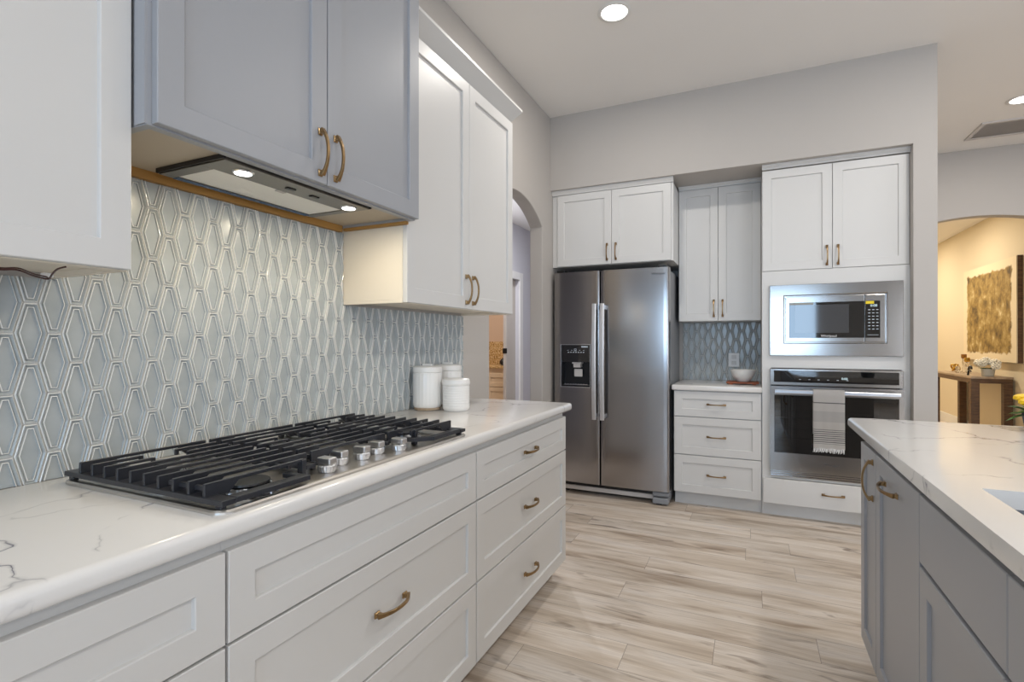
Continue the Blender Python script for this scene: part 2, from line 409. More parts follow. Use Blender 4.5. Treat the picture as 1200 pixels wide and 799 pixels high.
# rear wall with its window and patio door, right wall with its window
bm = B((-1.5, -1.0, -4.6, -4.5, 0, CZ), (1.3, 3.2, -4.6, -4.5, 0, CZ), (5.6, 6.1, -4.6, -4.5, 0, CZ), (-1.0, 1.3, -4.6, -4.5, 0, 0.9), (-1.0, 1.3, -4.6, -4.5, 2.3, CZ), (3.2, 5.6, -4.6, -4.5, 2.3, CZ))
struct('wall_rear', bm, M_wall)
struct('wall_right', B((6.0, 6.1, -4.5, -1.5, 0, CZ), (6.0, 6.1, 2.5, 6.46, 0, CZ), (6.0, 6.1, -1.5, 2.5, 0, 0.4), (6.0, 6.1, -1.5, 2.5, 2.4, CZ)), M_wall)
def window(name, ax, c, a0, a1, z0, z1, nm):
    bm = bmesh.new(); w = 0.05
    def bx(p0, p1, q0, q1):
        if ax == 1: box(bm, p0, p1, c-0.03, c+0.03, q0, q1)
        else: box(bm, c-0.03, c+0.03, p0, p1, q0, q1)
    bx(a0, a1, z0, z0+w); bx(a0, a1, z1-w, z1)
    for k in range(nm+1):
        p = a0 + (a1-a0-w)*k/nm; bx(p, p+w, z0+w, z1-w)
    f = struct(name, bm, M_trim)
    bm = bmesh.new()
    if ax == 1: box(bm, a0+w, a1-w, c-0.004, c+0.004, z0+w, z1-w)
    else: box(bm, c-0.004, c+0.004, a0+w, a1-w, z0+w, z1-w)
    obj('pane', bm, M_pane, f)
window('window_1', 1, -4.55, -1.0, 1.3, 0.9, 2.3, 2)
window('window_2', 1, -4.55, 3.2, 5.6, 0.0, 2.3, 3)
window('window_3', 0, 6.05, -1.5, 2.5, 0.4, 2.4, 4)
# hall beyond the left arch
struct('ceiling_hall', B((-2.6, -1.606, 1.4, 7.1, 2.67, 2.79)), M_ceil)
bm = bmesh.new()
prism(bm, [(1.4, 0), (4.9, 0), (4.9, 2.0), (5.8, 2.0), (5.8, 0), (7.1, 0), (7.1, 2.67), (1.4, 2.67)], 0, -2.72, -2.6)
struct('wall_hall', bm, M_hall)
struct('wall_hall_end', B((-2.6, -1.606, 7.0, 7.1, 0, 2.67)), M_hall)
struct('wall_hall_start', B((-2.6, -1.606, 1.4, 1.5, 0, 2.67)), M_hall)
struct('wall_hall_side', B((-1.606, -1.5, 4.8, 7.1, 0, 2.67)), M_hall)
bm = B((-2.6, -2.582, 5.8, 5.895, 0, 2.09), (-2.6, -2.582, 4.805, 4.9, 0, 2.09), (-2.6, -2.582, 4.9, 5.8, 2.0, 2.09))
struct('trim_1', bm, M_trim, bev=0.004)
dr = struct('door_1', B((-2.685, -2.645, 5.535, 5.797, 0.01, 1.995)), painted('door_paint', rgb(190, 182, 172), 0.4), bev=0.002)
obj('latch', B((-2.690, -2.634, 5.528, 5.5345, 1.10, 1.16)), M_black, dr)
# small warm room behind the pocket door
struct('wall_vanity', B((-5.0, -2.72, 7.3, 7.4, 0, 2.6), (-5.0, -4.9, 4.4, 7.3, 0, 2.6), (-4.9, -2.72, 4.4, 4.5, 0, 2.6)), painted('tan_paint', rgb(206, 180, 158), 0.75, 0.12, 140))
struct('ceiling_vanity', B((-5.0, -2.72, 4.4, 7.4, 2.6, 2.7)), M_ceil)
# nook beyond the far arch
struct('wall_nook', B((2.75, 2.87, 6.46, 11.5, 0, 2.82), (0.6, 2.75, 11.4, 11.5, 0, 2.82), (0.5, 0.6, 6.46, 11.5, 0, 2.82)), M_beige)
struct('ceiling_nook', B((0.5, 2.87, 6.46, 11.5, 2.82, 2.94)), M_ceil)
struct('baseboard_nook', B((2.734, 2.75, 6.46, 11.4, 0, 0.138)), M_trim, bev=0.004)
struct('baseboard_far', B((1.046, 1.25, 6.324, 6.34, 0, 0.13), (2.69, 6.0, 6.324, 6.34, 0, 0.13)), M_trim)

# ------------------------------------------------------------------ lamps
def downlight(x, y, z, label, power=LAMP, col=LAMP_COL, grp='recessed ceiling lights'):
    t = thing('recessed_downlight', (x, y, z), label, 'ceiling light', grp)
    bm = bmesh.new(); n = 40
    prof = [(0.072, 0.0), (0.090, 0.0), (0.094, -0.004), (0.090, -0.007), (0.074, -0.007), (0.070, -0.003)]
    rings = [[bm.verts.new((x+r*math.cos(2*PI*i/n), y+r*math.sin(2*PI*i/n), z+h)) for i in range(n)] for r, h in prof]
    for a, b in zip(rings, rings[1:]+rings[:1]):
        for i in range(n): bm.faces.new((a[i], a[(i+1) % n], b[(i+1) % n], b[i]))
    obj('trim_ring', bm, M_trim, t, smooth=True)
    bm = bmesh.new(); lathe(bm, [(0.070, -0.0045), (0.070, -0.002)], (x, y, z), 40); obj('lens', bm, M_lamp, t)
    d = bpy.data.lights.new('lamp_light', 'AREA'); d.shape = 'DISK'; d.size = 0.14; d.energy = power; d.color = col; d.spread = PI
    o = bpy.data.objects.new('lamp_light', d); COL.objects.link(o); o.parent = t; o.location = (0, 0, -0.012)
    return t
downlight(-0.692, 2.852, CZ, 'round recessed ceiling light above the space before the fridge')
downlight(1.875, 5.18, CZ, 'round recessed ceiling light at the right edge, near the square ceiling vent')
for x, y in ((-0.69, -2.2), (1.2, 0.6), (1.2, 2.85), (1.2, -1.7), (3.4, 0.6), (3.4, 2.85), (3.4, -1.7), (3.9, 5.18)):
    downlight(x, y, CZ, 'round recessed ceiling light out of the frame')
downlight(1.7, 8.4, 2.82, 'round recessed ceiling light in the beige nook, out of sight', 34, (1, 0.88, 0.70))
downlight(1.7, 10.2, 2.82, 'round recessed ceiling light in the beige nook, out of sight', 34, (1, 0.88, 0.70))
downlight(-3.7, 5.9, 2.6, 'round recessed ceiling light in the warm washroom, out of sight', 26, (1, 0.92, 0.82))
downlight(-2.1, 4.6, 2.67, 'round recessed ceiling light in the hall, out of sight', 36, (0.92, 0.94, 1.0))
v = thing('ceiling_vent', (2.10, 5.8, CZ), 'grey square louvred vent flush in the ceiling near the far wall', 'vent')
obj('vent_frame', B((1.77, 2.43, 5.60, 5.63, CZ-0.012, CZ), (1.77, 2.43, 5.98, 6.01, CZ-0.012, CZ), (1.77, 1.80, 5.63, 5.98, CZ-0.012, CZ), (2.40, 2.43, 5.63, 5.98, CZ-0.012, CZ)), M_grille, v)
bm = bmesh.new(); box(bm, 1.80, 2.40, 5.63, 5.98, CZ-0.006, CZ-0.001)
for k in range(16):
    y = 5.635+k*0.0215; q = [bm.verts.new(p) for p in ((1.80, y, CZ-0.011), (2.40, y, CZ-0.011), (2.40, y+0.019, CZ-0.008), (1.80, y+0.019, CZ-0.008))]; bm.faces.new(q)
obj('louvres', bm, M_grille, v)

# ------------------------------------------------------------------ tiled backsplashes
def tiles(M, rects, u_ref, v_ref):
    DU, H, a0, w0 = 0.0439, 0.1385, 0.0134, 0.0305
    h0 = H/2; sl = (w0-a0)/h0
    levels = [(0.0005, 0.0003, 1), (0.0014, 0.0062, 1), (0.0026, 0.0074, 0), (0.0040, 0.0076, 0), (0.0088, 0.0012, 1), (0.0096, 0.0056, 1), (0.0112, 0.0060, 0), (0.0128, 0.0020, 0)]
    out = bmesh.new()
    for (u0, u1, v0, v1) in rects:
        bm = bmesh.new()
        k0 = int(math.floor((u0-u_ref)/DU))-1; k1 = int(math.ceil((u1-u_ref)/DU))+1
        for k in range(k0, k1+1):
            uc = u_ref+k*DU; sh = 0 if k % 2 == 0 else H/2
            j0 = int(math.floor((v0-v_ref)/H))-1; j1 = int(math.ceil((v1-v_ref)/H))+1
            for j in range(j0, j1+1):
                vc = v_ref+sh+j*H; rings = []
                for d, w, mi in levels:
                    ww = w0-1.03*d; hh = h0-d; aa = ww-sl*hh
                    rings.append([bm.verts.new((uc+p, vc+q, w)) for p, q in ((-aa, -hh), (aa, -hh), (ww, 0), (aa, hh), (-aa, hh), (-ww, 0))])
                for (ra, rb, lv) in zip(rings, rings[1:], levels):
                    for i in range(6): bm.faces.new((ra[i], ra[(i+1) % 6], rb[(i+1) % 6], rb[i])).material_index = lv[2]
                bm.faces.new(rings[-1]).material_index = 0
        # grout bed
        q = [bm.verts.new(p) for p in ((u0-0.1, v0-0.1, 0.0006), (u1+0.1, v0-0.1, 0.0006), (u1+0.1, v1+0.1, 0.0006), (u0-0.1, v1+0.1, 0.0006))]
        bm.faces.new(q).material_index = 2
        for co, no in (((u0, 0, 0), (-1, 0, 0)), ((u1, 0, 0), (1, 0, 0)), ((0, v0, 0), (0, -1, 0)), ((0, v1, 0), (0, 1, 0))):
            bmesh.ops.bisect_plane(bm, geom=bm.verts[:]+bm.edges[:]+bm.faces[:], plane_co=co, plane_no=no, clear_outer=True)
        me = bpy.data.meshes.new('x'); bm.to_mesh(me); bm.free(); out.from_mesh(me); bpy.data.meshes.remove(me)
    for v in out.verts: v.co = Vector(M(*v.co))
    return out
TX = -1.4955
bm = tiles(F_left(TX), [(-0.30, 0.648, 0.914, 1.384), (0.648, 1.594, 0.914, 1.674), (1.594, 2.548, 0.914, 1.384)], 0.6025, 1.1185)
box(bm, -1.4999, TX+0.0004, -0.30, 2.548, 0.9141, 1.38, 2); box(bm, -1.4999, TX+0.0004, 0.648, 1.594, 1.38, 1.674, 2)
o = obj('tile_backsplash', bm, [M_glaze, M_edge, M_grout], normals=True)
tag(o, 'long pale blue-grey backsplash of stretched hexagon tiles behind the cooktop', 'backsplash')
bm = tiles(F_back(4.6655), [(-0.53, 0.072, 0.914, 1.398)], -0.20, 1.05); box(bm, -0.53, 0.072, 4.6651, 4.6699, 0.9141, 1.398, 2)
o = obj('tile_backsplash', bm, [M_glaze, M_edge, M_grout])
tag(o, 'small pale hexagon tile backsplash in the alcove between fridge and oven', 'backsplash')

# ------------------------------------------------------------------ base cabinets along the left wall
XF = -0.904                                  # carcass front; fronts are 19 mm thick
def base_left(y0, y1, label, rows, handles):
    t = thing('base_cabinet', (-1.19, (y0+y1)/2, 0), label, 'cabinet', 'white base cabinets under the cooktop counter')
    obj('carcass', B((-1.494, XF, y0, y1, 0.09, 0.874)), M_cab, t, bev=0.001)
    obj('toe_kick', B((-1.44, -0.972, y0, y1, 0.0, 0.0895)), M_toe, t)
    g = 0.003
    for (z0, z1), h in zip(rows, handles):
        front('drawer', t, F_left(XF), y0+g, y1-g, z0+g, z1-g, M_cab, ((y0+y1)/2, (z0+z1)/2+0.002) if h else None)
    return t
R3 = [(0.67, 0.848), (0.379, 0.67), (0.09, 0.379)]
base_left(-0.30, 0.647, 'white base cabinet at the left edge of the picture, left of the cooktop cabinet', R3, (1, 1, 1))
base_left(0.647, 1.608, 'white three-drawer base cabinet directly below the gas cooktop, top front without handle', R3, (0, 1, 1))
base_left(1.608, 2.582, 'white base cabinet with three handled drawers at the counter end near the fridge', R3, (1, 1, 1))

def slab(x0, x1, y0, y1, z0, z1, r, hole=None):
    bm = bmesh.new()
    if hole is None:
        box(bm, x0, x1, y0, y1, z0, z1)
    else:
        xs = [x0, hole[0], hole[1], x1]; ys = [y0, hole[2], hole[3], y1]
        def g(z): return [[bm.verts.new((x, y, z)) for y in ys] for x in xs]
        lo, hi = g(z0), g(z1)
        for i in range(3):
            for j in range(3):
                if i == 1 and j == 1: continue
                bm.faces.new((hi[i][j], hi[i+1][j], hi[i+1][j+1], hi[i][j+1])); bm.faces.new((lo[i][j], lo[i][j+1], lo[i+1][j+1], lo[i+1][j]))
        ring = [(i, 0) for i in range(3)] + [(3, j) for j in range(3)] + [(3-i, 3) for i in range(3)] + [(0, 3-j) for j in range(3)]
        for (a, b), (c, d) in zip(ring, ring[1:]+ring[:1]): bm.faces.new((lo[a][b], lo[c][d], hi[c][d], hi[a][b]))
        inn = [(1, 1), (1, 2), (2, 2), (2, 1)]
        for (a, b), (c, d) in zip(inn, inn[1:]+inn[:1]): bm.faces.new((lo[a][b], lo[c][d], hi[c][d], hi[a][b]))
    es = []
    for e in bm.edges:
        m = (e.verts[0].co+e.verts[1].co)/2
        if abs(e.verts[0].co.z-e.verts[1].co.z) < 1e-6:
            if (abs(m.x-x0) < 1e-5 or abs(m.x-x1) < 1e-5 or abs(m.y-y0) < 1e-5 or abs(m.y-y1) < 1e-5): es.append(e)
        elif (abs(m.x-x0) < 1e-5 or abs(m.x-x1) < 1e-5) and (abs(m.y-y0) < 1e-5 or abs(m.y-y1) < 1e-5): es.append(e)
    bmesh.ops.bevel(bm, geom=es, offset=r, segments=4, profile=0.5, affect='EDGES')
    return bm
o = obj('countertop', slab(-1.4995, -0.859, -0.32, 2.612, 0.8745, 0.914, 0.014), M_quartz, smooth=True)
tag(o, 'white veined quartz countertop along the left wall holding the gas cooktop', 'countertop')

# ------------------------------------------------------------------ gas cooktop
M_knob = m_steel('knob_steel', 2, 0.28, (206, 207, 210))
ct = thing('gas_cooktop', (-1.155, 1.09, 0.914), 'stainless steel five-burner gas cooktop with black iron grates on the left counter', 'cooktop')
bm = bmesh.new()
x0, x1, y0, y1 = -1.432, -0.884, 0.632, 1.548
def rrect(x0, x1, y0, y1, r, n=5):
    P = []
    for cx, cy, a in ((x1-r, y1-r, 0), (x0+r, y1-r, PI/2), (x0+r, y0+r, PI), (x1-r, y0+r, 1.5*PI)):
        for k in range(n+1): P.append((cx+r*math.cos(a+PI/2*k/n), cy+r*math.sin(a+PI/2*k/n)))
    return P
rings = []
for d, z in ((0, 0.9143), (0, 0.919), (0.003, 0.9225), (0.010, 0.9235), (0.016, 0.922), (0.024, 0.919)):
    rings.append([bm.verts.new((x, y, z)) for x, y in rrect(x0+d, x1-d, y0+d, y1-d, max(0.03-d, 0.008))])
for a, b in zip(rings, rings[1:]):
    for i in range(len(a)): bm.faces.new((a[i], a[(i+1) % len(a)], b[(i+1) % len(a)], b[i]))
bm.faces.new(rings[0][::-1]); bm.faces.new(rings[-1])
obj('tray', bm, M_steeldk, ct, smooth=True)
BURN = [(-0.968, 0.752, 0.048), (-1.30, 0.785, 0.034), (-1.21, 1.09, 0.055), (-1.30, 1.39, 0.036), (-1.03, 1.39, 0.042)]
for bx_, by_, r in BURN:
    bm = bmesh.new()
    n = 48
    lathe(bm, [(r*1.25, 0.919), (r*1.2, 0.924), (r*0.95, 0.926), (r*0.95, 0.930), (r, 0.931), (r, 0.938), (r*0.6, 0.9385)], (bx_, by_, 0), n, ripple=lambda i: 0.05 if i % 4 < 2 else 0)
    b_ = obj('burner', bm, M_chrome, ct, smooth=False)
    bm = bmesh.new(); lathe(bm, [(r*0.90, 0.9386), (r*0.96, 0.941), (r*0.94, 0.945), (r*0.5, 0.9465)], (bx_, by_, 0), 32)
    obj('burner_cap', bm, M_black, b_, smooth=True)
XS = [-1.37+0.0473*k for k in range(10)]
def grate(ya, yb, mode):
    bm = bmesh.new(); zt, zb, zp = 0.966, 0.936, 0.9415
    xr = -0.886 if mode != 'mid' else -0.975
    # flat end plates the bars stand on
    for y_, s in ((ya, 1), (yb, -1)):
        xe = -0.962 if (mode == 'l' and s < 0) else -0.985 if (mode == 'r' and s > 0) else xr
        box(bm, -1.425, xe, y_, y_+s*(0.030 if (mode != 'mid') else 0.014), zb-0.005, zp)
    if mode == 'l':
        box(bm, -0.912, -0.886, ya+0.03, 0.848, zb-0.004, zp+0.001); box(bm, -0.955, -0.912, 0.832, 0.848, zb-0.004, zp+0.001)
    if mode == 'r':
        sweep(bm, [(-0.899, yb-0.03, 0.938), (-0.899, 1.345, 0.938), (-0.935, 1.305, 0.938), (-0.985, 1.287, 0.938)], lambda i: [(-0.011, -0.006), (0.011, -0.006), (0.011, 0.006), (-0.011, 0.006)])
    bu = [b for b in BURN if ya < b[1] < yb]
    for k, x in enumerate(XS):
        segs = [(ya+0.004, yb-0.004)]
        if mode == 'mid' and x > -0.985: continue
        if mode == 'l' and k == 9: segs = [(ya+0.004, 0.883)]
        if mode == 'r' and k == 9: segs = [(1.30, yb-0.004)]
        for cx, cy, r in bu:
            if abs(cx-x) < 0.035 and cx < -0.98:
                segs = [(segs[0][0], cy-0.042), (cy+0.042, segs[-1][1])]
        for s0, s1 in segs:
            zl = 0.959; L_ = min(0.075, (s1-s0)*0.3)
            z0_ = zp-0.004 if s0 == ya+0.004 else zl; z1_ = zp-0.004 if s1 == yb-0.004 else zl
            prism(bm, [(s0, z0_), (s0+L_*0.7, z0_), (s0+L_, zl), (s1-L_, zl), (s1-L_*0.7, z1_), (s1, z1_), (s1, zt-0.001), (s1-0.001, zt), (s0+0.001, zt), (s0, zt-0.001)], 0, x-0.0036, x+0.0036)
            for e in (s0, s1):       # little blocks where a finger ends
                if e not in (ya+0.004, yb-0.004): box(bm, x-0.0036, x+0.0036, e-0.004, e+0.004, 0.950, zt-0.001)
    # cross links and feet
    for cx, cy, r in bu:
        x_ = min(cx, -1.01); box(bm, x_-0.06, x_+0.06, cy-0.100, cy-0.092, 0.948, 0.957); box(bm, x_-0.06, x_+0.06, cy+0.092, cy+0.100, 0.948, 0.957)
    for fx in (-1.41, xr-0.02):
        for fy in (ya+0.012, yb-0.012):
            if fx > -1 and ((mode == 'l' and fy > 0.8) or (mode == 'r' and fy < 1.4)): continue
            box(bm, fx-0.008, fx+0.008, fy-0.006, fy+0.006, 0.9195, zb-0.004)
    if mode != 'mid':
        fy = 0.872 if mode == 'l' else 1.312
        box(bm, -0.953, -0.937, fy, fy+0.012, 0.9195, zt-0.002)
    else:
        for k in (1, 4, 7): box(bm, XS[k], XS[k+1], ya+0.004, ya+0.012, 0.944, 0.956)
    return bm
for ya, yb, mode in ((0.637, 0.938, 'l'), (0.944, 1.236, 'mid'), (1.242, 1.530, 'r')):
    obj('grate', grate(ya, yb, mode), M_iron, ct, bev=0.0012, seg=1)
for kx, ky in ((-0.944, 0.955), (-0.974, 1.028), (-0.962, 1.100), (-0.970, 1.170), (-0.941, 1.236)):
    bm = bmesh.new()
    lathe(bm, [(0.019, 0.9195), (0.019, 0.923), (0.022, 0.924), (0.022, 0.934), (0.020, 0.937)], (kx, ky, 0), 40, ripple=lambda i: 0.03 if i % 2 else 0)
    kb = obj('knob', bm, M_knob, ct, smooth=False)
    bm = B((kx-0.021, kx+0.021, ky-0.0135, ky+0.0135, 0.9371, 0.955)); obj('grip', bm, M_knob, kb, bev=0.004, seg=3)

# ------------------------------------------------------------------ canisters
def canister(x, y, r, h, label, ribs, base):
    t = thing('canister', (x, y, 0.914), label, 'canister', 'white ceramic canisters')
    z = 0.914; bm = bmesh.new()
    zb = z+0.0004
    if base:
        bb = bmesh.new(); lathe(bb, [(r*0.86, 0), (r*0.92, 0.002), (r*0.94, 0.010), (r*0.90, 0.012)], (x, y, zb), 40); obj('base_ring', bb, M_contop, t, smooth=True); zb += 0.0122
    H = z+h-zb; lid = 0.030
    prof = [(r*0.90, 0), (r*0.98, 0.008)]
    if ribs == 'h':
        nb = 9
        for k in range(nb):
            q0 = 0.010+(H-lid-0.016)*k/nb; q1 = 0.010+(H-lid-0.016)*(k+1)/nb
            prof += [(r*0.985, q0+0.001), (r, (q0*2+q1)/3), (r, (q0+2*q1)/3), (r*0.985, q1-0.001)]
        prof += [(r*0.985, H-lid-0.002)]
        lathe(bm, prof, (x, y, zb), 48)
    else:
        prof += [(r, 0.02), (r, H-lid-0.008), (r*0.98, H-lid-0.002)]
        lathe(bm, prof, (x, y, zb), 96, ripple=lambda i: 0.012 if i % 4 < 2 else 0)
    obj('body', bm, M_white, t, smooth=True)
    bm = bmesh.new(); zl = zb+H-lid
    lathe(bm, [(r*0.97, -0.0015), (r*1.02, 0.002), (r*1.03, 0.012), (r*1.0, 0.024), (r*0.9, 0.029), (r*0.4, 0.030)], (x, y, zl), 48)
    l = obj('lid', bm, M_white, t, smooth=True)
    if base:
        bm = B((x-0.026, x+0.026, y-0.006, y+0.006, zl+0.030, zl+0.040)); obj('lid_grip', bm, M_white, l, bev=0.003)
canister(-1.408, 2.070, 0.068, 0.208, 'tall ribbed white canister on the left, standing nearest the cooktop', 'v', True)
canister(-1.408, 2.255, 0.068, 0.208, 'tall white canister half hidden behind the other two canisters', 'v', True)
canister(-1.270, 2.105, 0.064, 0.150, 'short white canister with horizontal rings, frontmost of the three', 'h', False)

# ------------------------------------------------------------------ wall cabinets on the left
def upper_left(y0, y1, label, doors, top=2.432, bot=1.386, xf=-1.199, m=M_cab, side=M_cream, hnd=True, crown_end=True):
    t = thing('wall_cabinet', (-1.34, (y0+y1)/2, bot), label, 'cabinet', 'white wall cabinets')
    bm = bmesh.new(); box(bm, -1.4985, xf-0.0008, y0, y1, bot+0.012, top)
    for q in (y0, y1-0.018): box(bm, -1.4985, xf-0.0008, q, q+0.018, bot, bot+0.012)
    box(bm, xf-0.022, xf-0.0008, y0+0.018, y1-0.018, bot, bot+0.012)
    obj('carcass', bm, side, t, bev=0.0008, seg=1)
    g = 0.002; ys = [y0+g] + [y0+(y1-y0)*k/doors for k in range(1, doors)] + [y1-g]
    for k in range(doors):
        a = ys[k]+(g/2 if k else 0); b = ys[k+1]-(g/2 if k < doors-1 else 0)
        hy = (b-0.030 if k % 2 == 0 else a+0.030) if doors > 1 else a+0.03
        front('door', t, F_left(xf), a, b, bot+0.002, top-0.002, m, (hy, bot+0.090), True)
    # crown: sloped board along the front with a return at the far end
    bm = bmesh.new(); zt = 2.508
    A = [(xf+0.004, y0-0.0, top), (xf+0.004, y1, top), (-1.4985, y1, top)]
    p0 = [(xf+0.006, y0), (xf+0.006, y1+0.004), (-1.4985, y1+0.004)]; p1 = [(xf+0.062, y0), (xf+0.062, y1+0.034), (-1.4985, y1+0.034)]
    lo = [bm.verts.new((x, y, top+0.0005)) for x, y in p0]; lo2 = [bm.verts.new((x, y, top+0.010)) for x, y in p0]
    hi = [bm.verts.new((x, y, zt-0.012)) for x, y in p1]; hi2 = [bm.verts.new((x, y, zt)) for x, y in p1]
    bk = [bm.verts.new((xf-0.01, y0, zt)), bm.verts.new((xf-0.01, y1-0.01, zt)), bm.verts.new((-1.4985, y1-0.01, zt))]
    bl = [bm.verts.new((xf-0.01, y0, top+0.0005)), bm.verts.new((xf-0.01, y1-0.01, top+0.0005)), bm.verts.new((-1.4985, y1-0.01, top+0.0005))]
    seq = [lo, lo2, hi, hi2, bk, bl]
    for a, b in zip(seq, seq[1:]+seq[:1]):
        for i in range(2): bm.faces.new((a[i], a[i+1], b[i+1], b[i]))
    for i in (0, 2): bm.faces.new([s[i] for s in seq])
    obj('crown_moulding', bm, m, t)
    return t
upper_left(1.597, 2.552, 'white two-door wall cabinet between the grey hood cabinet and the left archway', 2)
upper_left(-0.31, 0.646, 'white wall cabinet at the top left corner, left of the grey hood cabinet', 2)
# wire hanging under the left one
bm = bmesh.new()
pts = [(-1.42, 0.40, 1.384), (-1.36, 0.462, 1.380), (-1.31, 0.484, 1.376), (-1.285, 0.499, 1.376), (-1.315, 0.535, 1.371), (-1.335, 0.568, 1.369), (-1.29, 0.556, 1.375), (-1.245, 0.545, 1.381), (-1.222, 0.548, 1.3845)]
def smoothpts(p, n=8):
    p = [Vector(q) for q in p]; out = []
    for i in range(len(p)-1):
        a, b, c, d = p[max(i-1, 0)], p[i], p[i+1], p[min(i+2, len(p)-1)]
        for k in range(n):
            s = k/n; out.append(0.5*((2*b)+(c-a)*s+(2*a-5*b+4*c-d)*s*s+(3*b-a-3*c+d)*s**3))
    return out+[p[-1]]
wr = thing('wiring', (-1.38, 0.45, 1.37), 'thin dark low-voltage wire with clear connector under the left white wall cabinet', 'wire')
tube(bm, smoothpts(pts), 0.0018, 8); tube(bm, smoothpts([(x+0.004, y, z+0.003) for x, y, z in pts[:6]]), 0.0015, 8)
obj('cable', bm, M_redwire, wr, smooth=True)
obj('connector', B((-1.341, -1.327, 0.557, 0.575, 1.371, 1.381)), M_plastic, wr, bev=0.002)

# grey hood cabinet
HX = -1.139
hc = thing('hood_cabinet', (-1.32, 1.12, 1.69), 'grey two-door cabinet above the cooktop holding the range hood insert', 'cabinet')
bm = bmesh.new(); HY0, HY1, HB, HT = 0.650, 1.594, 1.690, 2.72
box(bm, -1.4985, HX-0.0008, HY0, HY0+0.018, HB, HT); box(bm, -1.4985, HX-0.0008, HY1-0.018, HY1, HB, HT)
box(bm, -1.4985, HX-0.0008, HY0+0.018, HY1-0.018, HT-0.018, HT); box(bm, HX-0.024, HX-0.0008, HY0+0.018, HY1-0.018, HB, HT-0.018)
obj('carcass', bm, M_grey, hc, bev=0.001)
obj('side_stile', B((-1.175, HX-0.0008, HY0-0.004, HY0-0.0002, HB+0.002, HT)), M_grey, hc)
obj('bottom_panel', B((-1.475, HX-0.0245, HY0+0.0185, HY1-0.0185, 1.699, 1.709)), painted('hood_bottom_panel', rgb(186, 174, 156), 0.5), hc)
obj('ledger_strip', B((-1.4985, -1.4755, HY0+0.0185, HY1-0.0185, 1.675, 1.71), (-1.475, -1.17, HY1-0.016, HY1-0.0004, 1.679, 1.6895)), M_ply, hc)
ym = 1.135
front('door', hc, F_left(HX), HY0+0.010, ym-0.0015, HB+0.004, HT-0.003, M_grey, (ym-0.030, 1.780), True)
front('door', hc, F_left(HX), ym+0.0015, HY1-0.003, HB+0.004, HT-0.003, M_grey, (ym+0.030, 1.780), True)
# range hood insert
rh = thing('range_hood', (-1.30, 1.11, 1.69), 'steel range hood insert with white filter and two lit lamps under the grey cabinet', 'range hood')
z0, z1 = 1.684, 1.6985
for q in (0.842, 1.376): obj('shadow_gap', B((-1.436, -1.166, q, q+0.005, z0+0.003, z1)), M_black, rh)
obj('frame', B((-1.262, -1.170, 0.848, 1.375, z0, z1), (-1.432, -1.414, 0.848, 1.375, z0, z1), (-1.414, -1.262, 0.848, 0.884, z0, z1), (-1.414, -1.262, 1.346, 1.375, z0, z1)), m_steel('hood_steel', 1, 0.3, (128, 124, 118)), rh, bev=0.001)
obj('film_strip', B((-1.4325, -1.412, 0.885, 1.345, z0-0.0012, z0-0.0004)), M_film, rh)
fl = obj('filter', B((-1.4135, -1.2625, 0.8845, 1.3455, z0+0.003, z0+0.008)), M_filter, rh)
obj('latch', B((-1.278, -1.264, 1.085, 1.115, z0-0.001, z0+0.0028)), M_grille, fl, bev=0.001)
for y in (1.075, 1.165):
    obj('switch', B((-1.226, -1.212, y, y+0.030, z0-0.003, z0-0.0002)), M_black, rh, bev=0.001)
for y in (0.932, 1.325):
    bm = bmesh.new(); lathe(bm, [(0.026, -0.0035), (0.028, -0.0002)], (-1.215, y, z0), 32)
    lo_ = obj('lamp', bm, M_chrome, rh)
    bm = bmesh.new(); lathe(bm, [(0.021, -0.0045), (0.021, -0.0037)], (-1.215, y, z0), 32); obj('lens', bm, M_lamp, lo_)
    d = bpy.data.lights.new('hood_light', 'AREA'); d.shape = 'DISK'; d.size = 0.04; d.energy = 1.5; d.color = (1, 0.86, 0.62)
    lo2 = bpy.data.objects.new('hood_light', d); COL.objects.link(lo2); lo2.parent = rh; lo2.location = Vector((-1.215, y, z0-0.008))-Vector(rh.location)

# ------------------------------------------------------------------ alcove on the back wall
YF = 4.079                                   # carcass front of the base units; fronts end at 4.06
def crown_back(bm, x0, x1, yf, z0, z1):
    prism(bm, [(yf+0.016, z0), (yf-0.004, z0), (yf-0.006, z0+0.008), (yf-0.020, z1-0.010), (yf-0.020, z1), (yf+0.016, z1)], 0, x0, x1)
# fridge cabinet
fc = thing('wall_cabinet', (-1.0, 4.3, 1.853), 'white two-door cabinet directly above the refrigerator', 'cabinet', 'white alcove cabinets')
YU = 4.039
obj('carcass', B((-1.498, -0.530, YU+0.0004, 4.6695, 1.853, 2.445)), M_cab, fc, bev=0.001)
front('door', fc, F_back(YU), -1.452, -1.0005, 1.856, 2.440, M_cab, (-1.034, 1.951), True)
front('door', fc, F_back(YU), -0.9975, -0.546, 1.856, 2.440, M_cab, (-0.964, 1.951), True)
bm = bmesh.new(); crown_back(bm, -1.498, -0.528, YU-0.012, 2.4455, 2.4815); obj('crown_moulding', bm, M_cab, fc)
# centre wall cabinet
cc = thing('wall_cabinet', (-0.23, 4.5, 1.40), 'narrow tall white two-door wall cabinet above the small alcove counter', 'cabinet', 'white alcove cabinets')
YC = 4.352
obj('carcass', B((-0.5285, 0.0715, YC+0.0004, 4.6695, 1.400, 2.452)), M_cab, cc, bev=0.001)
front('door', cc, F_back(YC), -0.526, -0.2335, 1.402, 2.449, M_cab, (-0.264, 1.50), True)
front('door', cc, F_back(YC), -0.2305, 0.069, 1.402, 2.449, M_cab, (-0.200, 1.50), True)
bm = bmesh.new(); crown_back(bm, -0.5285, 0.0715, YC-0.012, 2.4525, 2.4815); obj('crown_moulding', bm, M_cab, cc)
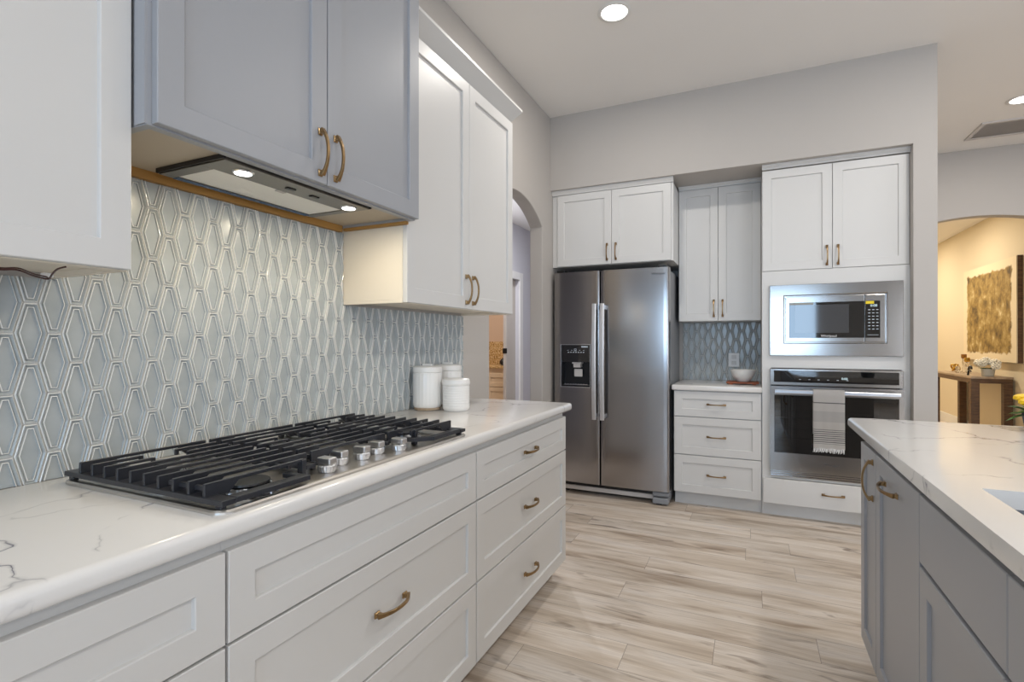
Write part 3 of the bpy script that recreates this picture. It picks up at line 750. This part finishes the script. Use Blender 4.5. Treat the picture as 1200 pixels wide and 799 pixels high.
# base drawers
bc = thing('base_cabinet', (-0.23, 4.37, 0), 'white three-drawer base cabinet between refrigerator and wall oven', 'cabinet', 'white alcove cabinets')
obj('carcass', B((-0.532, 0.0715, YF+0.0004, 4.6695, 0.105, 0.874)), M_cab, bc, bev=0.001)
obj('toe_kick', B((-0.532, 0.0715, 4.150, 4.6, 0, 0.1045)), M_cab, bc)
for z0, z1 in ((0.677, 0.872), (0.392, 0.677), (0.108, 0.392)):
    front('drawer', bc, F_back(YF), -0.528, 0.066, z0+0.002, z1-0.004, M_cab, (-0.231, (z0+z1)/2), L=0.135)
o = obj('countertop', slab(-0.545, 0.0718, 4.040, 4.6645, 0.8745, 0.9135, 0.008), M_quartz, smooth=True)
tag(o, 'small white quartz countertop in the alcove between refrigerator and oven', 'countertop')
# outlet
ou = thing('outlet', (-0.128, 4.66, 1.085), 'white double power outlet on the small alcove backsplash', 'outlet')
obj('cover_plate', B((-0.170, -0.086, 4.6525, 4.6592, 1.030, 1.144)), M_plastic, ou, bev=0.003)
for z in (1.062, 1.112): obj('receptacle', B((-0.146, -0.110, 4.6500, 4.6524, z-0.016, z+0.016)), mat('receptacle_white', rgb(215, 215, 215), 0.4), ou, bev=0.004)
# board + bowl
bd = thing('serving_board', (-0.05, 4.33, 0.914), 'reddish brown slatted wooden board under the white bowl', 'board')
bm = bmesh.new()
for k in range(5): box(bm, -0.170, 0.055, 4.245+k*0.034, 4.245+k*0.034+0.028, 0.9215, 0.9335)
obj('slats', bm, M_board, bd, bev=0.002)
obj('foot', B((-0.150, -0.125, 4.245, 4.409, 0.9138, 0.9212)), M_board, bd); obj('foot', B((0.010, 0.035, 4.245, 4.409, 0.9138, 0.9212)), M_board, bd)
bm = bmesh.new(); lathe(bm, [(0.042, 0.0), (0.046, 0.004), (0.052, 0.012), (0.075, 0.040), (0.088, 0.080), (0.0895, 0.090), (0.0865, 0.090), (0.072, 0.043), (0.045, 0.016), (0.01, 0.012)], (-0.055, 4.325, 0.934), 48)
o = obj('bowl', bm, M_white, smooth=True); tag(o, 'white ceramic bowl standing on the brown wooden board', 'bowl')

# tall oven cabinet (hollow around the appliances)
tc = thing('oven_cabinet', (0.5, 4.37, 0), 'tall white cabinet surrounding the built-in microwave and wall oven', 'cabinet')
X0, X1 = 0.0725, 0.9245
y0 = YF-0.019
bm = bmesh.new()
box(bm, X0, 0.128, y0, 4.6695, 0.105, 1.733); box(bm, 0.880, X1, y0, 4.6695, 0.105, 1.733)
box(bm, 0.128, 0.880, y0, 4.6695, 1.620, 1.733); box(bm, 0.128, 0.880, y0, 4.6695, 1.056, 1.154); box(bm, 0.128, 0.880, YF, 4.6695, 0.283, 0.302); box(bm, 0.128, 0.880, y0, YF, 0.284, 0.300)
box(bm, 0.128, 0.880, 4.655, 4.6695, 0.105, 1.733); box(bm, 0.128, 0.880, YF+0.0004, 4.655, 0.105, 0.120)
box(bm, X0, X1, YF+0.0004, 4.6695, 1.733, 2.450)
obj('carcass', bm, M_cab, tc)
obj('toe_kick', B((X0, X1, 4.140, 4.6, 0, 0.1045)), M_cab, tc)
front('door', tc, F_back(YF), X0+0.002, 0.4985, 1.736, 2.446, M_cab, (0.468, 1.824), True)
front('door', tc, F_back(YF), 0.5015, X1-0.002, 1.736, 2.446, M_cab, (0.532, 1.824), True)
front('drawer', tc, F_back(YF-0.0195), X0+0.006, X1-0.006, 0.107, 0.281, M_cab, (0.5, 0.205), flat=True, L=0.135)
bm = bmesh.new(); crown_back(bm, X0, X1, YF-0.030, 2.4505, 2.4815); obj('crown_moulding', bm, M_cab, tc)

# microwave
mw = thing('microwave', (0.5, 4.2, 1.155), 'built-in steel microwave with black glass door above the wall oven', 'microwave')
ya = y0-0.0006
bm = bmesh.new(); M = F_back(ya); x0, x1, z0, z1 = 0.121, 0.887, 1.142, 1.632; a0, a1, b0, b1 = 0.212, 0.796, 1.230, 1.555
bevelled_ring(bm, M, [(x0, x1, z0, z1)]*2 + [(x0+0.002, x1-0.002, z0+0.002, z1-0.002), (a0-0.006, a1+0.006, b0-0.006, b1+0.006), (a0, a1, b0, b1), (a0, a1, b0, b1)], [0, 0.018, 0.020, 0.020, 0.015, 0.002])
obj('trim_kit', bm, M_steel, mw)
obj('body', B((0.215, 0.793, ya+0.001, 4.5, 1.233, 1.552)), M_black, mw)
yd = ya-0.004
bm = B((0.219, 0.677, yd-0.018, yd, 1.237, 1.548)); dm = obj('door', bm, M_steel, mw, bev=0.003)
wn_ = obj('door_glass', B((0.240, 0.677, yd-0.0205, yd-0.0184, 1.264, 1.506)), M_glassblack, dm, bev=0.002)
obj('inner_screen', B((0.275, 0.590, yd-0.0214, yd-0.0208, 1.298, 1.488)), mat('screen_mesh', rgb(62, 64, 68), 0.05, 0.0, Specular_IOR_Level=1.0), dm)
obj('door_logo', text_y('Whirlpool', 0.022, 0.475, yd-0.0212, 1.277), M_logow, dm)
obj('energy_label', B((0.243, 0.385, yd-0.0212, yd-0.0208, 1.490, 1.504)), mat('label_print', rgb(150, 150, 145), 0.5), dm)
cp = obj('control_panel', B((0.6805, 0.790, yd-0.018, yd, 1.237, 1.548)), M_steel, mw, bev=0.003)
obj('keypad', B((0.6805, 0.762, yd-0.0205, yd-0.0184, 1.264, 1.506)), M_glassblack, cp, bev=0.002)
obj('sticker', B((0.683, 0.728, yd-0.0214, yd-0.0208, 1.486, 1.504)), M_yellow, cp)
obj('display_digits', text_y('0:00', 0.022, 0.727, yd-0.0212, 1.474), M_digit, cp)
for r in range(7):
    for c in range(3): obj('key', B((0.696+c*0.022, 0.708+c*0.022, yd-0.0214, yd-0.0208, 1.445-r*0.021, 1.449-r*0.021)), M_lcd, cp)
obj('start_key', B((0.692, 0.752, yd-0.0214, yd-0.0208, 1.282, 1.284)), M_lcd, cp)

# wall oven
ov = thing('wall_oven', (0.5, 4.2, 0.30), 'built-in stainless steel wall oven with black glass door below the microwave', 'oven')
obj('body', B((0.130, 0.878, 4.10, 4.60, 0.305, 0.33), (0.130, 0.878, 4.10, 4.60, 0.94, 1.052), (0.130, 0.150, 4.10, 4.60, 0.33, 0.94), (0.858, 0.878, 4.10, 4.60, 0.33, 0.94), (0.150, 0.858, 4.58, 4.60, 0.33, 0.94), (0.130, 0.878, y0, 4.10, 1.00, 1.052)), mat('oven_enamel', rgb(84, 80, 78), 0.4), ov)
op = obj('control_panel', B((0.121, 0.887, ya-0.022, ya, 0.936, 1.050)), M_steel, ov, bev=0.003)
obj('panel_glass', B((0.146, 0.862, ya-0.0245, ya-0.0224, 0.958, 1.038)), M_glassblack, op, bev=0.002)
obj('display_digits', text_y('0:00', 0.020, 0.565, ya-0.0252, 0.990), M_digit, op)
for k in range(6): obj('key', B((0.30+k*0.055, 0.312+k*0.055, ya-0.0254, ya-0.0248, 0.978, 0.981)), M_lcd, op)
dx0, dx1, dz0, dz1 = 0.121, 0.887, 0.343, 0.931; gx0, gx1, gz0, gz1 = 0.148, 0.860, 0.470, 0.870
ydr = ya-0.002
od = obj('door', B((dx0, gx0, ydr-0.030, ydr, dz0, dz1), (gx1, dx1, ydr-0.030, ydr, dz0, dz1), (gx0, gx1, ydr-0.030, ydr, dz0, gz0), (gx0, gx1, ydr-0.030, ydr, gz1, dz1)), M_steel, ov)
obj('door_glass', B((gx0+0.0005, gx1-0.0005, ydr-0.029, ydr-0.024, gz0+0.0005, gz1-0.0005)), M_ovenglass, od)
bm = bmesh.new(); hz, hy = 0.897, ydr-0.078
sweep(bm, [(0.150, hy, hz), (0.858, hy, hz)], lambda i: [(-0.008, -0.013), (0.008, -0.013), (0.011, -0.008), (0.011, 0.008), (0.008, 0.013), (-0.008, 0.013), (-0.011, 0.008), (-0.011, -0.008)])
for x in (0.165, 0.843): box(bm, x-0.010, x+0.010, hy+0.008, ydr-0.0302, hz-0.009, hz+0.009)
obj('handle', bm, m_steel('oven_handle_steel', 0, 0.3, (190, 190, 194)), od)
obj('logo', text_y('Whirlpool', 0.020, 0.490, ydr-0.0308, 0.408), M_logo, od)
for zr in (0.56, 0.70):
    bm = bmesh.new(); tube(bm, [(0.155, 4.12, zr), (0.853, 4.12, zr)], 0.004, 8)
    for k in range(24): tube(bm, [(0.17+k*0.0292, 4.12, zr), (0.17+k*0.0292, 4.55, zr)], 0.0018, 6)
    tube(bm, [(0.155, 4.55, zr), (0.853, 4.55, zr)], 0.004, 8)
    obj('rack', bm, M_chrome, ov, smooth=True)
bm = bmesh.new()
box(bm, 0.126, 0.882, ya-0.004, ya, 0.301, 0.341)
for k in range(3): box(bm, 0.124, 0.884, ya-0.016, ya-0.004, 0.302+k*0.0135, 0.3085+k*0.0135)
obj('bottom_vent', bm, M_steel, ov)
# towel over the handle
tx0, tx1 = 0.378, 0.556; tz = 0.532
tw = thing('tea_towel', (0.467, hy, tz), 'pale striped tea towel with fringe hanging over the oven handle', 'towel')
bm = bmesh.new(); nx = 16
prof = [(hy+0.022, 0.62)] + [(hy+0.020, 0.62+0.05*k) for k in range(1, 6)]
for k in range(9):
    a = PI*k/8; prof.append((hy+0.0195*math.cos(a), hz+0.0155+0.0075*math.sin(a)))
prof += [(hy-0.0205-0.0015*math.sin(k), hz-0.02-(hz-0.02-tz)*k/14) for k in range(0, 15)]
rows_ = []
for (yy, zz) in prof:
    rows_.append([bm.verts.new((tx0+(tx1-tx0)*i/nx + 0.004*(1 if i == nx else 0)*(hz-zz), yy-0.0022*math.sin(i*1.1)*min(1, max(0, (hz-zz))*5), zz)) for i in range(nx+1)])
for a, b in zip(rows_, rows_[1:]):
    for i in range(nx): bm.faces.new((a[i], a[i+1], b[i+1], b[i]))
bmesh.ops.solidify(bm, geom=bm.faces[:], thickness=0.003)
obj('cloth', bm, M_towel, tw, smooth=True)
bm = bmesh.new()
for i in range(46):
    x = tx0+0.002+(tx1-tx0-0.004)*i/45
    tube(bm, [(x, hy-0.021, tz+0.003), (x+random.uniform(-.002, .002), hy-0.021, tz-0.012), (x+random.uniform(-.005, .005), hy-0.021+random.uniform(-.003, .003), tz-0.026+random.uniform(-.005, .005))], 0.0014, 5)
obj('fringe', bm, M_plastic, tw)

# ------------------------------------------------------------------ refrigerator
fr = thing('refrigerator', (-1.01, 4.3, 0), 'stainless steel side-by-side refrigerator with door dispenser in the alcove', 'refrigerator')
FX0, FX1, FZ0, FZ1, FY = -1.469, -0.555, 0.108, 1.800, 3.985
obj('body', B((FX0+0.006, FX1-0.004, 4.066, 4.645, 0.03, 1.785)), M_sidegrey, fr, bev=0.004)
def fdoor(x0, x1, hole=None):
    bm = bmesh.new(); cx, hw = (FX0+FX1)/2, (FX1-FX0)/2
    def yf(x):
        e = min(x-x0, x1-x); rnd = 0.012*(1-math.sqrt(max(0, 1-(1-min(e, 0.012)/0.012)**2))) if e < 0.012 else 0
        return FY - 0.012*(1-((x-cx)/hw)**2) + rnd
    xs = sorted(set([x0, x0+0.001, x0+0.003, x0+0.006, x0+0.012, x1-0.012, x1-0.006, x1-0.003, x1-0.001, x1] + [x0+0.012+(x1-x0-0.024)*k/16 for k in range(1, 16)] + (list(hole[:2]) if hole else [])))
    zs = [FZ0, FZ1] if not hole else [FZ0, hole[2], hole[3], FZ1]
    V = [[bm.verts.new((x, yf(x), z)) for z in zs] for x in xs]; Bk = [[bm.verts.new((x, 4.064, z)) for z in zs] for x in xs]
    for i in range(len(xs)-1):
        for j in range(len(zs)-1):
            if hole and hole[0]-1e-6 <= xs[i] and xs[i+1] <= hole[1]+1e-6 and j == 1: continue
            bm.faces.new((V[i][j], V[i+1][j], V[i+1][j+1], V[i][j+1]))
        bm.faces.new((V[i][0], Bk[i][0], Bk[i+1][0], V[i+1][0])); bm.faces.new((V[i][-1], V[i+1][-1], Bk[i+1][-1], Bk[i][-1]))
        for j in range(len(zs)-1): bm.faces.new((Bk[i][j], Bk[i][j+1], Bk[i+1][j+1], Bk[i+1][j]))
    for i in (0, -1):
        for j in range(len(zs)-1): bm.faces.new((V[i][j], V[i][j+1], Bk[i][j+1], Bk[i][j]))
    return bm
hole = (-1.400, -1.160, 0.878, 1.212)
dl = obj('freezer_door', fdoor(FX0, -1.0815, hole), M_steelv, fr, smooth=True)
drr = obj('fridge_door', fdoor(-1.0745, FX1), M_steelv, fr, smooth=True)
def fhandle(xc, par):
    bm = bmesh.new(); n = 20; pts = []
    for k in range(n+1):
        s = k/n; pts.append((xc, 3.912-0.016*math.sin(PI*s), 0.630+0.905*s))
    sweep(bm, pts, lambda i: [(-0.0165, -0.004), (0.0165, -0.004), (0.0165, 0.004), (0.010, 0.008), (-0.010, 0.008), (-0.0165, 0.004)], up=Vector((0, -1, 0)))
    for z in (0.655, 1.508): box(bm, xc-0.011, xc+0.011, 3.912, 3.9725, z-0.016, z+0.016)
    obj('handle', bm, M_bright, par, bev=0.001)
fhandle(-1.110, dl); fhandle(-1.046, drr)
obj('logo', text_y('Whirlpool', 0.024, -0.632, FY-0.0085, 1.752), M_logo, drr)
# dispenser
dp = obj('dispenser', B((hole[0], hole[0]+0.004, 3.975, 4.05, hole[2], hole[3]), (hole[1]-0.004, hole[1], 3.975, 4.05, hole[2], hole[3]), (hole[0]+0.004, hole[1]-0.004, 3.975, 4.05, hole[2], hole[2]+0.012), (hole[0]+0.004, hole[1]-0.004, 3.975, 4.05, hole[3]-0.004, hole[3]), (hole[0]+0.004, hole[1]-0.004, 4.045, 4.05, hole[2]+0.012, hole[3]-0.004)), M_black, dl)
obj('dispenser_trim', B((hole[0]-0.007, hole[0], 3.9655, 3.9735, hole[2]-0.007, hole[3]+0.007), (hole[1], hole[1]+0.005, 3.9645, 3.970, hole[2]-0.007, hole[3]+0.007), (hole[0], hole[1], 3.9655, 3.972, hole[3], hole[3]+0.007), (hole[0], hole[1], 3.9655, 3.972, hole[2]-0.007, hole[2])), M_chrome, dl, bev=0.001)
obj('dispenser_controls', B((hole[0]+0.0042, hole[1]-0.0042, 3.972, 4.044, 1.075, hole[3]-0.0042)), M_glassblack, dl)
bm = bmesh.new()
for k in range(7): box(bm, -1.345+k*0.021, -1.333+k*0.021, 3.9708, 3.9716, 1.150, 1.156)
for k in range(5): box(bm, -1.350+k*0.033, -1.338+k*0.033, 3.9708, 3.9716, 1.168, 1.171)
box(bm, -1.292, -1.272, 3.9708, 3.9716, 1.163, 1.166); box(bm, -1.292, -1.272, 3.9708, 3.9716, 1.179, 1.182); box(bm, -1.292, -1.289, 3.9708, 3.9716, 1.163, 1.182); box(bm, -1.275, -1.272, 3.9708, 3.9716, 1.163, 1.182)
box(bm, -1.232, -1.178, 3.9708, 3.9716, 1.192, 1.203)
obj('control_legend', bm, M_lcd, dl)
obj('spout', B((-1.315, -1.235, 3.985, 4.044, 1.060, 1.0745), (-1.305, -1.245, 3.990, 4.044, 1.030, 1.060)), M_grille, dl, bev=0.004)
bm = bmesh.new(); box(bm, -1.305, -1.235, 4.010, 4.022, 0.955, 1.018); obj('paddle', bm, M_grille, dl, bev=0.006)
bm = bmesh.new(); box(bm, -1.38, -1.18, 3.985, 4.04, 0.8905, 0.896)
for k in range(9): box(bm, -1.375+k*0.022, -1.365+k*0.022, 3.985, 4.04, 0.8965, 0.900)
obj('drip_tray', bm, M_chrome, dl)
bm = bmesh.new(); box(bm, FX0+0.01, FX1-0.06, 4.04, 4.065, 0.032, 0.066); obj('base_grille', bm, M_grille, fr, bev=0.002)
bm = bmesh.new()
box(bm, FX0+0.01, FX1-0.06, 4.050, 4.0645, 0.067, 0.104)
for k in range(3): box(bm, FX0+0.01, FX1-0.06, 4.046, 4.050, 0.070+k*0.011, 0.076+k*0.011)
obj('vent_slats', bm, M_black, fr)
obj('hinge_foot', B((FX1-0.125, FX1-0.006, 3.992, 4.065, 0.012, 0.058), (FX1-0.125, FX1-0.006, 4.000, 4.065, 0.066, 0.100)), M_sidegrey, fr, bev=0.008)
obj('leveling_foot', B((FX0+0.05, FX0+0.09, 4.10, 4.14, 0, 0.0295), (FX1-0.10, FX1-0.06, 4.02, 4.06, 0, 0.0115), (FX0+0.05, FX0+0.09, 4.55, 4.59, 0, 0.0295), (FX1-0.09, FX1-0.05, 4.55, 4.59, 0, 0.0295)), M_black, fr)
for xx in (FX0+0.02, FX1-0.085): obj('hinge_cover', B((xx, xx+0.065, 4.0, 4.12, 1.801, 1.822)), M_black, fr, bev=0.003)

# ------------------------------------------------------------------ island
XI = 0.406                                   # carcass front (fronts out to 0.387)
def isl(name, y0, y1, label):
    t = thing(name, (0.7, (y0+y1)/2, 0), label, 'cabinet', 'grey island cabinets')
    obj('carcass', B((XI+0.0004, 1.02, y0, y0+0.018, 0.095, 0.8735), (XI+0.0004, 1.02, y1-0.018, y1, 0.095, 0.8735), (XI+0.0004, 1.02, y0+0.018, y1-0.018, 0.095, 0.113), (1.002, 1.02, y0+0.018, y1-0.018, 0.113, 0.8735),
        (XI+0.0004, XI+0.019, y0+0.018, y1-0.018, 0.113, 0.8735)), M_grey, t)
    obj('toe_kick', B((0.455, 1.0, y0, y1, 0, 0.0945)), M_grey, t)
    return t
MI = F_isl(XI)
i1 = isl('island_cabinet', 2.122, 2.398, 'narrow grey island cabinet at the far end, with an upright bronze handle')
front('door', i1, MI, 2.125, 2.380, 0.098, 0.852, M_grey, (2.165, 0.752), True, L=0.146)
i2 = isl('island_cabinet', 1.620, 2.1215, 'grey island pull-out cabinet with a horizontal bronze handle near its top')
front('door', i2, MI, 1.6215, 2.1195, 0.098, 0.852, M_grey, (1.905, 0.787), False, L=0.165)
i3 = isl('island_cabinet', 0.660, 1.6195, 'grey island cabinet under the sink, with flat false fronts over its doors')
front('false_front', i3, MI, 1.127, 1.6175, 0.680, 0.850, M_grey, None, flat=True)
front('false_front', i3, MI, 0.663, 1.1235, 0.680, 0.850, M_grey, None, flat=True)
front('door', i3, MI, 1.1415, 1.6175, 0.098, 0.668, M_grey, (1.175, 0.56), True)
front('door', i3, MI, 0.663, 1.1385, 0.098, 0.668, M_grey, (1.105, 0.56), True)
i4 = isl('island_cabinet', -0.30, 0.6595, 'grey island cabinet nearest the camera, outside the frame')
front('door', i4, MI, -0.297, 0.657, 0.098, 0.852, M_grey, None)
HOLE = (0.461, 0.92, 0.72, 1.467)
o = obj('countertop', slab(0.374, 1.62, -0.34, 2.607, 0.8745, 0.914, 0.014, HOLE), M_quartz, smooth=True)
tag(o, 'white veined quartz countertop on the grey island at right', 'countertop')
bm = bmesh.new(); a = (HOLE[0]-0.006, HOLE[1]+0.006, HOLE[2]-0.006, HOLE[3]+0.006)
def rr(d, z): return [bm.verts.new((x, y, z)) for x, y in rrect(a[0]+d, a[1]-d, a[2]+d, a[3]-d, 0.03)]
rg = [rr(-0.014, 0.8742), rr(0, 0.8742), rr(0.004, 0.80), rr(0.010, 0.70), rr(0.05, 0.672)]
for p, q in zip(rg, rg[1:]):
    for i in range(len(p)): bm.faces.new((p[i], p[(i+1) % len(p)], q[(i+1) % len(p)], q[i]))
bm.faces.new(rg[-1])
bmesh.ops.recalc_face_normals(bm, faces=bm.faces); bmesh.ops.solidify(bm, geom=bm.faces[:], thickness=0.0015)
for v_ in bm.verts: v_.co.z = min(v_.co.z, 0.8743)
sk = thing('sink', (0.69, 1.09, 0.67), 'undermount steel sink set in the island countertop', 'sink')
obj('basin', bm, m_steel('sink_steel', 1, 0.3, (150, 152, 158)), sk, smooth=True)
bm = bmesh.new(); lathe(bm, [(0.045, 0.6745), (0.045, 0.676), (0.03, 0.6765)], (0.69, 1.09, 0), 32); obj('drain', bm, M_chrome, sk)
# yellow flowers on the island
FXc, FYc = 0.958, 2.50
fp = thing('flower_pot', (FXc, FYc, 0.914), 'dark pot of yellow flowers at the far edge of the island, right of picture', 'flowers')
bm = bmesh.new(); lathe(bm, [(0.040, 0.0003), (0.048, 0.01), (0.055, 0.06), (0.056, 0.066), (0.051, 0.066), (0.046, 0.05)], (FXc, FYc, 0.914), 32); obj('pot', bm, M_pot, fp, smooth=True)
def leaf(bm, p, d, L, w):
    p = Vector(p); d = Vector(d).normalized(); s = d.cross(Vector((0, 0, 1))).normalized(); n = s.cross(d)
    rows = []
    for k in range(6):
        t_ = k/5; ww = w*math.sin(PI*min(0.98, t_*0.9+0.08)); c = p+d*L*t_+Vector((0, 0, -0.35*L*t_*t_))
        rows.append([bm.verts.new(c-s*ww), bm.verts.new(c-n*ww*0.25), bm.verts.new(c+s*ww)])
    for r0, r1 in zip(rows, rows[1:]):
        for i in range(2): bm.faces.new((r0[i], r0[i+1], r1[i+1], r1[i]))
bm = bmesh.new()
for k in range(26):
    an = 2*PI*k/26+random.uniform(-.1, .1); leaf(bm, (FXc+0.025*math.cos(an), FYc+0.025*math.sin(an), 0.975), (math.cos(an), math.sin(an), random.uniform(0, 0.9)), random.uniform(0.06, 0.085), 0.014)
obj('leaves', bm, M_green, fp, normals=False)
for an, rr_, zz in [(PI*2*k/7, 0.048, 1.012+0.012*(k % 2)) for k in range(7)] + [(0, 0, 1.04)]:
    bm = bmesh.new(); c = Vector((FXc+rr_*math.cos(an), FYc+rr_*math.sin(an), zz))
    tube(bm, [(FXc+0.3*rr_*math.cos(an), FYc+0.3*rr_*math.sin(an), 0.965), c], 0.002, 6)
    for ring, (nr, rad, op_) in enumerate(((7, 0.026, 0.2), (6, 0.020, 0.55), (4, 0.012, 0.9))):
        for k in range(nr):
            a_ = 2*PI*k/nr+ring*0.5; d = Vector((math.cos(a_), math.sin(a_), op_))
            blob(bm, c+Vector((math.cos(a_)*rad*0.6, math.sin(a_)*rad*0.6, 0.012*op_+0.004)), rad*0.62, 1, 0.05, (1, 1, 0.8))
    obj('blossom', bm, M_petal, fp, smooth=True)

# ------------------------------------------------------------------ hall: vanity behind the pocket door
va = thing('vanity_cabinet', (-3.4, 7.0, 0), 'beige drawer cabinet in the warm room seen through the left archway', 'cabinet')
obj('carcass', B((-4.3, -2.73, 6.72, 7.295, 0.08, 0.85)), M_vanity, va); obj('toe_kick', B((-4.3, -2.73, 6.78, 7.2, 0, 0.0795)), M_vanity, va)
for xa, xb in ((-4.29, -3.52), (-3.51, -2.74)):
    for za, zb_ in ((0.585, 0.775), (0.34, 0.575), (0.09, 0.33)):
        d = obj('drawer', shaker_bm(F_back(6.7195), xa, xb, za, zb_), M_vanity, va)
        obj('handle', pull_bm(F_back(6.7195-0.019), (xa+xb)/2+(0.14 if xa < -4 else 0), (za+zb_)/2, 0.13), M_black, d)
obj('granite_top', B((-4.32, -2.725, 6.69, 7.295, 0.851, 0.885), (-4.32, -2.725, 7.27, 7.297, 0.886, 1.24)), M_granite, va, bev=0.003)
for x, r in ((-3.42, 0.055), (-3.24, 0.06)):
    bm = bmesh.new(); lathe(bm, [(r*0.5, 0.0003), (r*0.95, 0.02), (r, 0.05), (r*0.7, 0.085), (r*0.35, 0.095), (r*0.4, 0.105), (r*0.1, 0.106)], (x, 7.05, 0.885), 24)
    o = obj('dark_jar', bm, M_black, smooth=True); tag(o, 'dark round jar on the granite top in the warm room, %s' % ('left one' if x < -3.3 else 'right one'), 'jar', 'dark jars on the granite top')

# ------------------------------------------------------------------ beige nook beyond the far arch
cn = thing('console_table', (2.55, 8.5, 0), 'dark wood console table against the beige wall beyond the far arch', 'table')
CX0, CX1, CY0, CY1 = 2.350, 2.733, 7.774, 9.26
obj('table_top', B((CX0, CX1, CY0, CY1, 0.806, 0.830)), M_contop, cn, bev=0.003)
obj('apron', B((CX0+0.003, CX0+0.03, CY0+0.004, CY1-0.004, 0.752, 0.8055), (CX1-0.03, CX1-0.003, CY0+0.004, CY1-0.004, 0.752, 0.8055), (CX0+0.03, CX1-0.03, CY0+0.004, CY0+0.03, 0.752, 0.8055), (CX0+0.03, CX1-0.03, CY1-0.03, CY1-0.004, 0.752, 0.8055)), M_walnut, cn)
for xx in (CX0+0.003, CX1-0.083):
    for yy in (CY0+0.004, CY1-0.084): obj('leg', B((xx, xx+0.08, yy, yy+0.08, 0, 0.7515)), M_walnut, cn, bev=0.002)
pa = thing('canvas_painting', (2.72, 8.38, 1.0), 'large abstract gold and cream canvas on the beige nook wall', 'painting')
obj('canvas', B((2.694, 2.704, 7.595, 9.165, 1.0, 2.205)), M_painting, pa)
obj('frame', B((2.7045, 2.7495, 7.592, 7.612, 0.998, 2.208), (2.7045, 2.7495, 9.148, 9.168, 0.998, 2.208), (2.7045, 2.7495, 7.612, 9.148, 0.998, 1.018), (2.7045, 2.7495, 7.612, 9.148, 2.188, 2.208)), M_walnut, pa)
# ornaments on the console
bm = bmesh.new(); N = 90; c = Vector((2.52, 8.88, 0.8885))
pts = []
for k in range(N):
    a_ = 2*PI*k/N; q = 2+math.cos(3*a_)
    pts.append(c+Vector((0.024*q*math.cos(2*a_)*0.6, 0.026*q*math.sin(2*a_), 0.016*q*math.sin(2*a_)*0+0.040*math.sin(3*a_))))
tube(bm, pts, 0.0115, 10, closed=True)
o = obj('gold_knot', bm, M_gold, smooth=True); tag(o, 'polished gold knot ornament on the left of the console table', 'ornament')
for x, y, h, m_, lb in ((2.60, 8.84, 0.185, M_amber, 'clear glass candlestick with brown cup on the console, left one'), (2.52, 8.46, 0.150, M_gold, 'clear glass candlestick with yellow gold cup on the console, right one')):
    t = thing('candlestick', (x, y, 0.83), lb, 'candlestick', 'glass candlesticks on the console')
    bm = bmesh.new(); lathe(bm, [(0.045, 0.0004), (0.045, 0.010), (0.015, 0.022), (0.022, 0.05), (0.012, 0.075), (0.020, h*0.7), (0.012, h-0.01), (0.026, h)], (x, y, 0.83), 28); obj('stem', bm, M_clear, t, smooth=True)
    bm = bmesh.new(); lathe(bm, [(0.024, h+0.0005), (0.030, h+0.01), (0.030, h+0.055), (0.026, h+0.055), (0.024, h+0.02)], (x, y, 0.83), 28); obj('cup', bm, m_, t, smooth=True)
t = thing('crystal_ornament', (2.46, 8.56, 0.83), 'small clear crystal ornament beside the gold knot on the console', 'ornament')
for k, (dx_, dy_, dz_) in enumerate(((0, 0, 0.028), (0.0, 0.05, 0.024), (0.0, 0.026, 0.068))):
    bm = bmesh.new(); blob(bm, (2.46+dx_, 8.56+dy_, 0.83+dz_), 0.027, 1); obj('facet', bm, M_clear, t)
bm = bmesh.new(); tube(bm, smoothpts([(2.385, 7.98, 0.837), (2.385, 7.965, 0.87), (2.385, 7.945, 0.925), (2.385, 7.91, 0.945), (2.385, 7.875, 0.935), (2.385, 7.87, 0.91)]), 0.011, 10); tube(bm, smoothpts([(2.385, 7.955, 0.89), (2.385, 7.92, 0.895), (2.385, 7.89, 0.885)]), 0.008, 8)
o = obj('sculpture', bm, M_black, smooth=True); tag(o, 'small black hooked sculpture left of the white flower pot on the console', 'sculpture'); 
hp = thing('hydrangea_pot', (2.52, 7.90, 0.83), 'pale pot with white flowers on the console table', 'flowers')
PX, PY = 2.535, 7.865
hp.location = (PX, PY, 0.83)
bm = bmesh.new(); lathe(bm, [(0.050, 0.0004), (0.056, 0.012), (0.064, 0.085), (0.066, 0.092), (0.060, 0.092), (0.055, 0.07)], (PX, PY, 0.83), 32); obj('pot', bm, M_stonepot, hp, smooth=True)
bm = bmesh.new()
for k in range(18):
    an = 2*PI*k/18; leaf(bm, (PX+0.03*math.cos(an), PY+0.03*math.sin(an), 0.925), (math.cos(an), math.sin(an), 0.35), 0.065, 0.018)
obj('leaves', bm, M_green, hp, normals=False)
for cx_, cy_, cz_, r in ((-0.05, 0.10, 0.985, 0.052), (-0.01, 0.02, 1.010, 0.055), (0.05, -0.05, 0.990, 0.055), (0.02, 0.09, 1.005, 0.05), (-0.06, -0.02, 0.985, 0.05), (0.04, -0.10, 0.950, 0.045), (-0.03, 0.14, 0.965, 0.042)):
    bm = bmesh.new()
    for k in range(34):
        z_ = 1-2*(k+0.5)/34; q = math.sqrt(1-z_*z_); p_ = k*2.39996
        blob(bm, (PX+cx_+r*0.8*q*math.cos(p_), PY+cy_+r*0.8*q*math.sin(p_), cz_+r*0.7*z_), r*0.26, 1, 0.1)
    obj('bloom', bm, M_hyd, hp, smooth=True)
ol = thing('outlet', (2.745, 8.83, 0.39), 'small pale outlet low on the beige wall under the console table', 'outlet')
obj('cover_plate', B((2.744, 2.7498, 8.79, 8.87, 0.335, 0.45)), M_plastic, ol, bev=0.002)
for z in (0.37, 0.415): obj('receptacle', B((2.7420, 2.7438, 8.81, 8.85, z-0.014, z+0.014)), M_plastic, ol)
